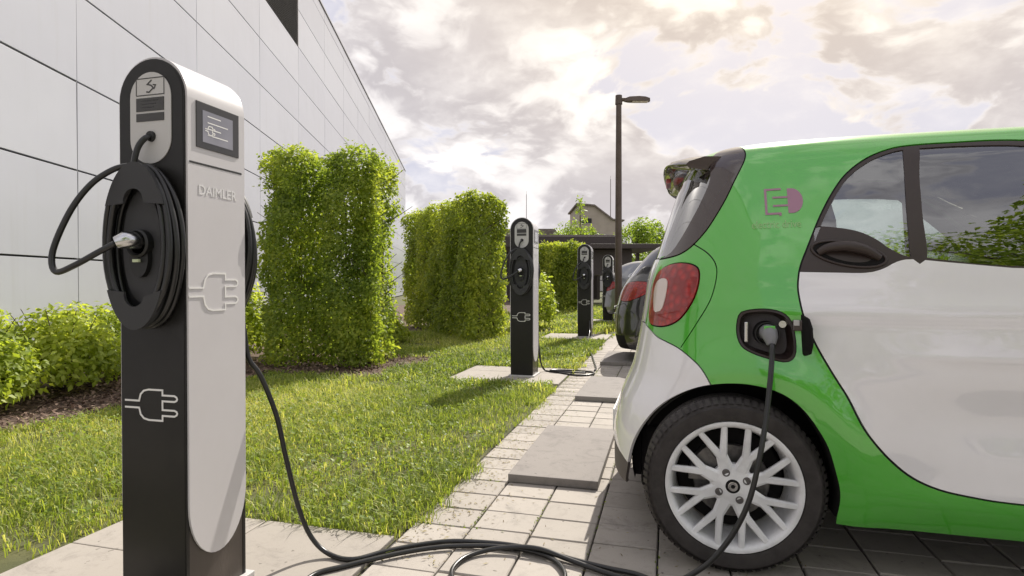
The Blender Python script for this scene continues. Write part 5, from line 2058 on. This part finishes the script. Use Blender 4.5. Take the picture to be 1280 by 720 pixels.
    decal(ds, [tuple(range(len(ds)))], .118, 1.236, 'decal_letter', M_purple)
    v1, f1_ = text_mesh('electric drive', .040, .0, spacing=1.0)
    xs = [p[0] for p in v1]
    kk = .155 / (max(xs) - min(xs))
    decal([(p[0] * kk, p[1]) for p in v1], f1_, .150, 1.200, 'decal_text', M_pgreen)
    return t


small = build_small_car('bright green and white two-seater plugged in at its flank, filling the right of the photo')

# ==================================================================== PARKED CARS FURTHER BACK
M_black = paint('glossy_black_paint', (0.010, 0.010, 0.011), rough=0.3)
M_silverp = paint('silver_grey_paint', (0.20, 0.205, 0.215), flake=.5, rough=.3)
M_dgrey = paint('dark_grey_paint', (0.05, 0.05, 0.055), rough=.3)
M_palew = paint('pale_silver_white_paint', (0.62, 0.62, 0.64), rough=.4)
KH = [
 [0.17, 0.800, -0.62, 3.25, 5.0], [0.22, 0.840, -0.66, 3.32, 5.0], [0.40, 0.885, -0.70, 3.38, 4.6], [0.60, 0.895, -0.70, 3.38, 4.2],
 [0.78, 0.890, -0.66, 3.30, 4.2], [0.95, 0.870, -0.60, 2.95, 4.2], [1.02, 0.850, -0.55, 2.45, 4.4], [1.12, 0.815, -0.48, 2.15, 4.6],
 [1.28, 0.740, -0.35, 1.85, 4.8], [1.40, 0.680, -0.22, 1.60, 4.8], [1.47, 0.640, -0.05, 1.40, 4.8], [1.505, 0.560, 0.10, 1.25, 4.8],
 [1.525, 0.380, 0.25, 1.10, 4.8], [1.535, 0.020, 0.50, 0.90, 4.8]]
S2 = CarShape(KH, XS=1.2, arches=(0.0, 2.62), ar=.42, hollow=False)


def build_hatch(label, loc, bodymat, hatchmat):
    S = S2
    t = thing('parked_hatchback', label, 'car', loc=loc, group='cars parked further back')
    U = S.UMAX
    uvp = S.uv
    def loop(cx, r, n=22):
        L = [uvp(cx + r * math.cos(a), .30 + r * math.sin(a)) for a in np.linspace(math.pi, 0, n)]
        return L + [(L[-1][0], -.05), (L[0][0], -.05)]
    ar, af = loop(0, .36), loop(2.62, .36)
    v = S.v_of_z
    tailr = [(.50, v(.80)), (.52, v(.92)), (.60, v(.99)), (.86, v(1.0)), (.98, v(.95)), (.95, v(.87)), (.82, v(.80)), (.66, v(.76))]
    rwin = [(0, v(1.05)), (.55, v(1.05)), (.62, v(1.09)), (.60, v(1.25)), (.50, v(1.40)), (0, v(1.41))]
    gate = [(0, v(.72)), (.46, v(.72)), (.50, v(.80)), (.52, v(1.05)), (0, v(1.05))]
    binsert = [(0, -.1), (0, v(.36)), (.72, v(.36)), (.80, -.1)]
    swin = [uvp(.02, 1.10), uvp(.9, 1.05), uvp(1.9, 1.03), uvp(2.0, 1.06), uvp(1.62, 1.32), uvp(1.42, 1.42), uvp(.7, 1.44), uvp(.30, 1.38), uvp(.12, 1.26)]
    wsh = [(U + .1, v(.99)), uvp(2.35, 1.03), uvp(1.84, 1.30), uvp(1.60, 1.42), (U + .1, v(1.45))]
    sm = lambda L: [tuple(p) for p in catmull(L, .05, True)]
    bumpline = [(0, v(.70)), (.46, v(.70)), (.66, v(.74)), (.84, v(.62))]
    regions = [('af', af), ('ar', ar), ('tail', sm(tailr)), ('rwin', rwin), ('swin', sm(swin)), ('wsh', wsh), ('gate', gate), ('binsert', binsert)]
    V, F, lab, seam = cut_body(S, regions, [band(sm(tailr), .003, True), band(bumpline, .003)], du=.07, dv=.06)
    I = {n: i for i, (n, _) in enumerate(regions)}
    g = lambda n: (lab == I[n]) & ~seam
    C = V[F].mean(1)
    skin(S, V, F[(lab == -1) & ~seam], 'body_shell', bodymat, t)
    skin(S, V, F[g('gate')], 'tailgate', hatchmat, t)
    skin(S, V, F[seam & (lab != I['af']) & (lab != I['ar'])], 'panel_gaps', M_gap, t, offset=-.006, skirt=0)
    skin(S, V, F[g('binsert')], 'bumper_insert', M_trim, t, offset=-.003)
    skin(S, V, F[g('rwin')], 'rear_window', M_rglass, t, offset=-.004, skirt=0)
    skin(S, V, F[g('wsh')], 'windscreen', M_glass, t, offset=-.004, skirt=0)
    for s in (1, -1):
        skin(S, V, F[g('tail')], 'tail_light', M_red, t, offset=.004, sides=(s,))
        skin(S, V, F[g('swin')], 'side_window', M_rglass, t, offset=-.004, skirt=0, sides=(s,))
    MB().box(-.708, -.700, -.26, .26, .50, .61, bev=.002).build('number_plate', M_ppaint, t)
    MB().box(-.712, -.700, -.30, .30, .66, .69, bev=.004).build('chrome_strip', M_chrome, t)
    MB().box(-.5, 3.1, -.62, .62, .20, .92, bev=.03).build('underbody', M_trim, t)
    for ax in (0, 2.62):
        for s in (-1, 1):
            make_wheel(t, (ax, s * .875, .305), s, r=.305, rr=.21, detail=False)
    return t


build_hatch('glossy black hatchback with red tail light, just behind the green and white car', (0.05, 7.72, 0), M_black, M_black)
build_hatch('silver hatchback far back beside the lamp pole', (-0.95, 15.4, 0), M_silverp, M_silverp)
build_hatch('dark grey hatchback parked between a black and a silver hatchback', (0.02, 12.1, 0), M_dgrey, M_dgrey)

# woods along the right side of the car park, outside the frame
P = np.column_stack([RNG.uniform(52, 62, 90), RNG.uniform(-25, 60, 90), RNG.uniform(.8, 4.2, 90)])
n = 10000
idx = RNG.integers(0, 90, n)
u = RNG.normal(size=(n, 3)); u /= np.linalg.norm(u, axis=1, keepdims=True)
V, T = leaves(P[idx] + u * RNG.uniform(1.2, 2.8, n)[:, None], 0.75, u + np.array([0, 0, .5]), .7)
stuff(fast_mesh('woods_beside_the_lot', V, 3, M_tree, attr=np.repeat(RNG.uniform(0, .8, n), 4), tris=T))

# unseen woods behind the viewer, added for a dark band in the paint reflections
P = np.column_stack([RNG.uniform(-30, 45, 90), RNG.uniform(-31, -26, 90), RNG.uniform(.8, 4.2, 90)])
n = 12000
idx = RNG.integers(0, 90, n)
u = RNG.normal(size=(n, 3)); u /= np.linalg.norm(u, axis=1, keepdims=True)
V, T = leaves(P[idx] + u * RNG.uniform(1.2, 2.6, n)[:, None], 0.7, u + np.array([0, 0, .5]), .7)
stuff(fast_mesh('added_reflection_woods', V, 3, M_tree, attr=np.repeat(RNG.uniform(0, .6, n), 4), tris=T))

# ==================================================================== TREE BEHIND THE VIEWER (mirrored in the car glass)
make_tree(5.2, -4.2, 7.6, 2.6, 5.2, 9000, 0.16, 'large leafy street tree outside the frame, mirrored in the car window', 161, trunk=.16, group='street trees behind the viewer')
make_tree(9.0, -3.5, 7.0, 2.3, 4.8, 6000, 0.18, 'smaller street tree outside the frame, right of the large one', 163, trunk=.14, group='street trees behind the viewer')
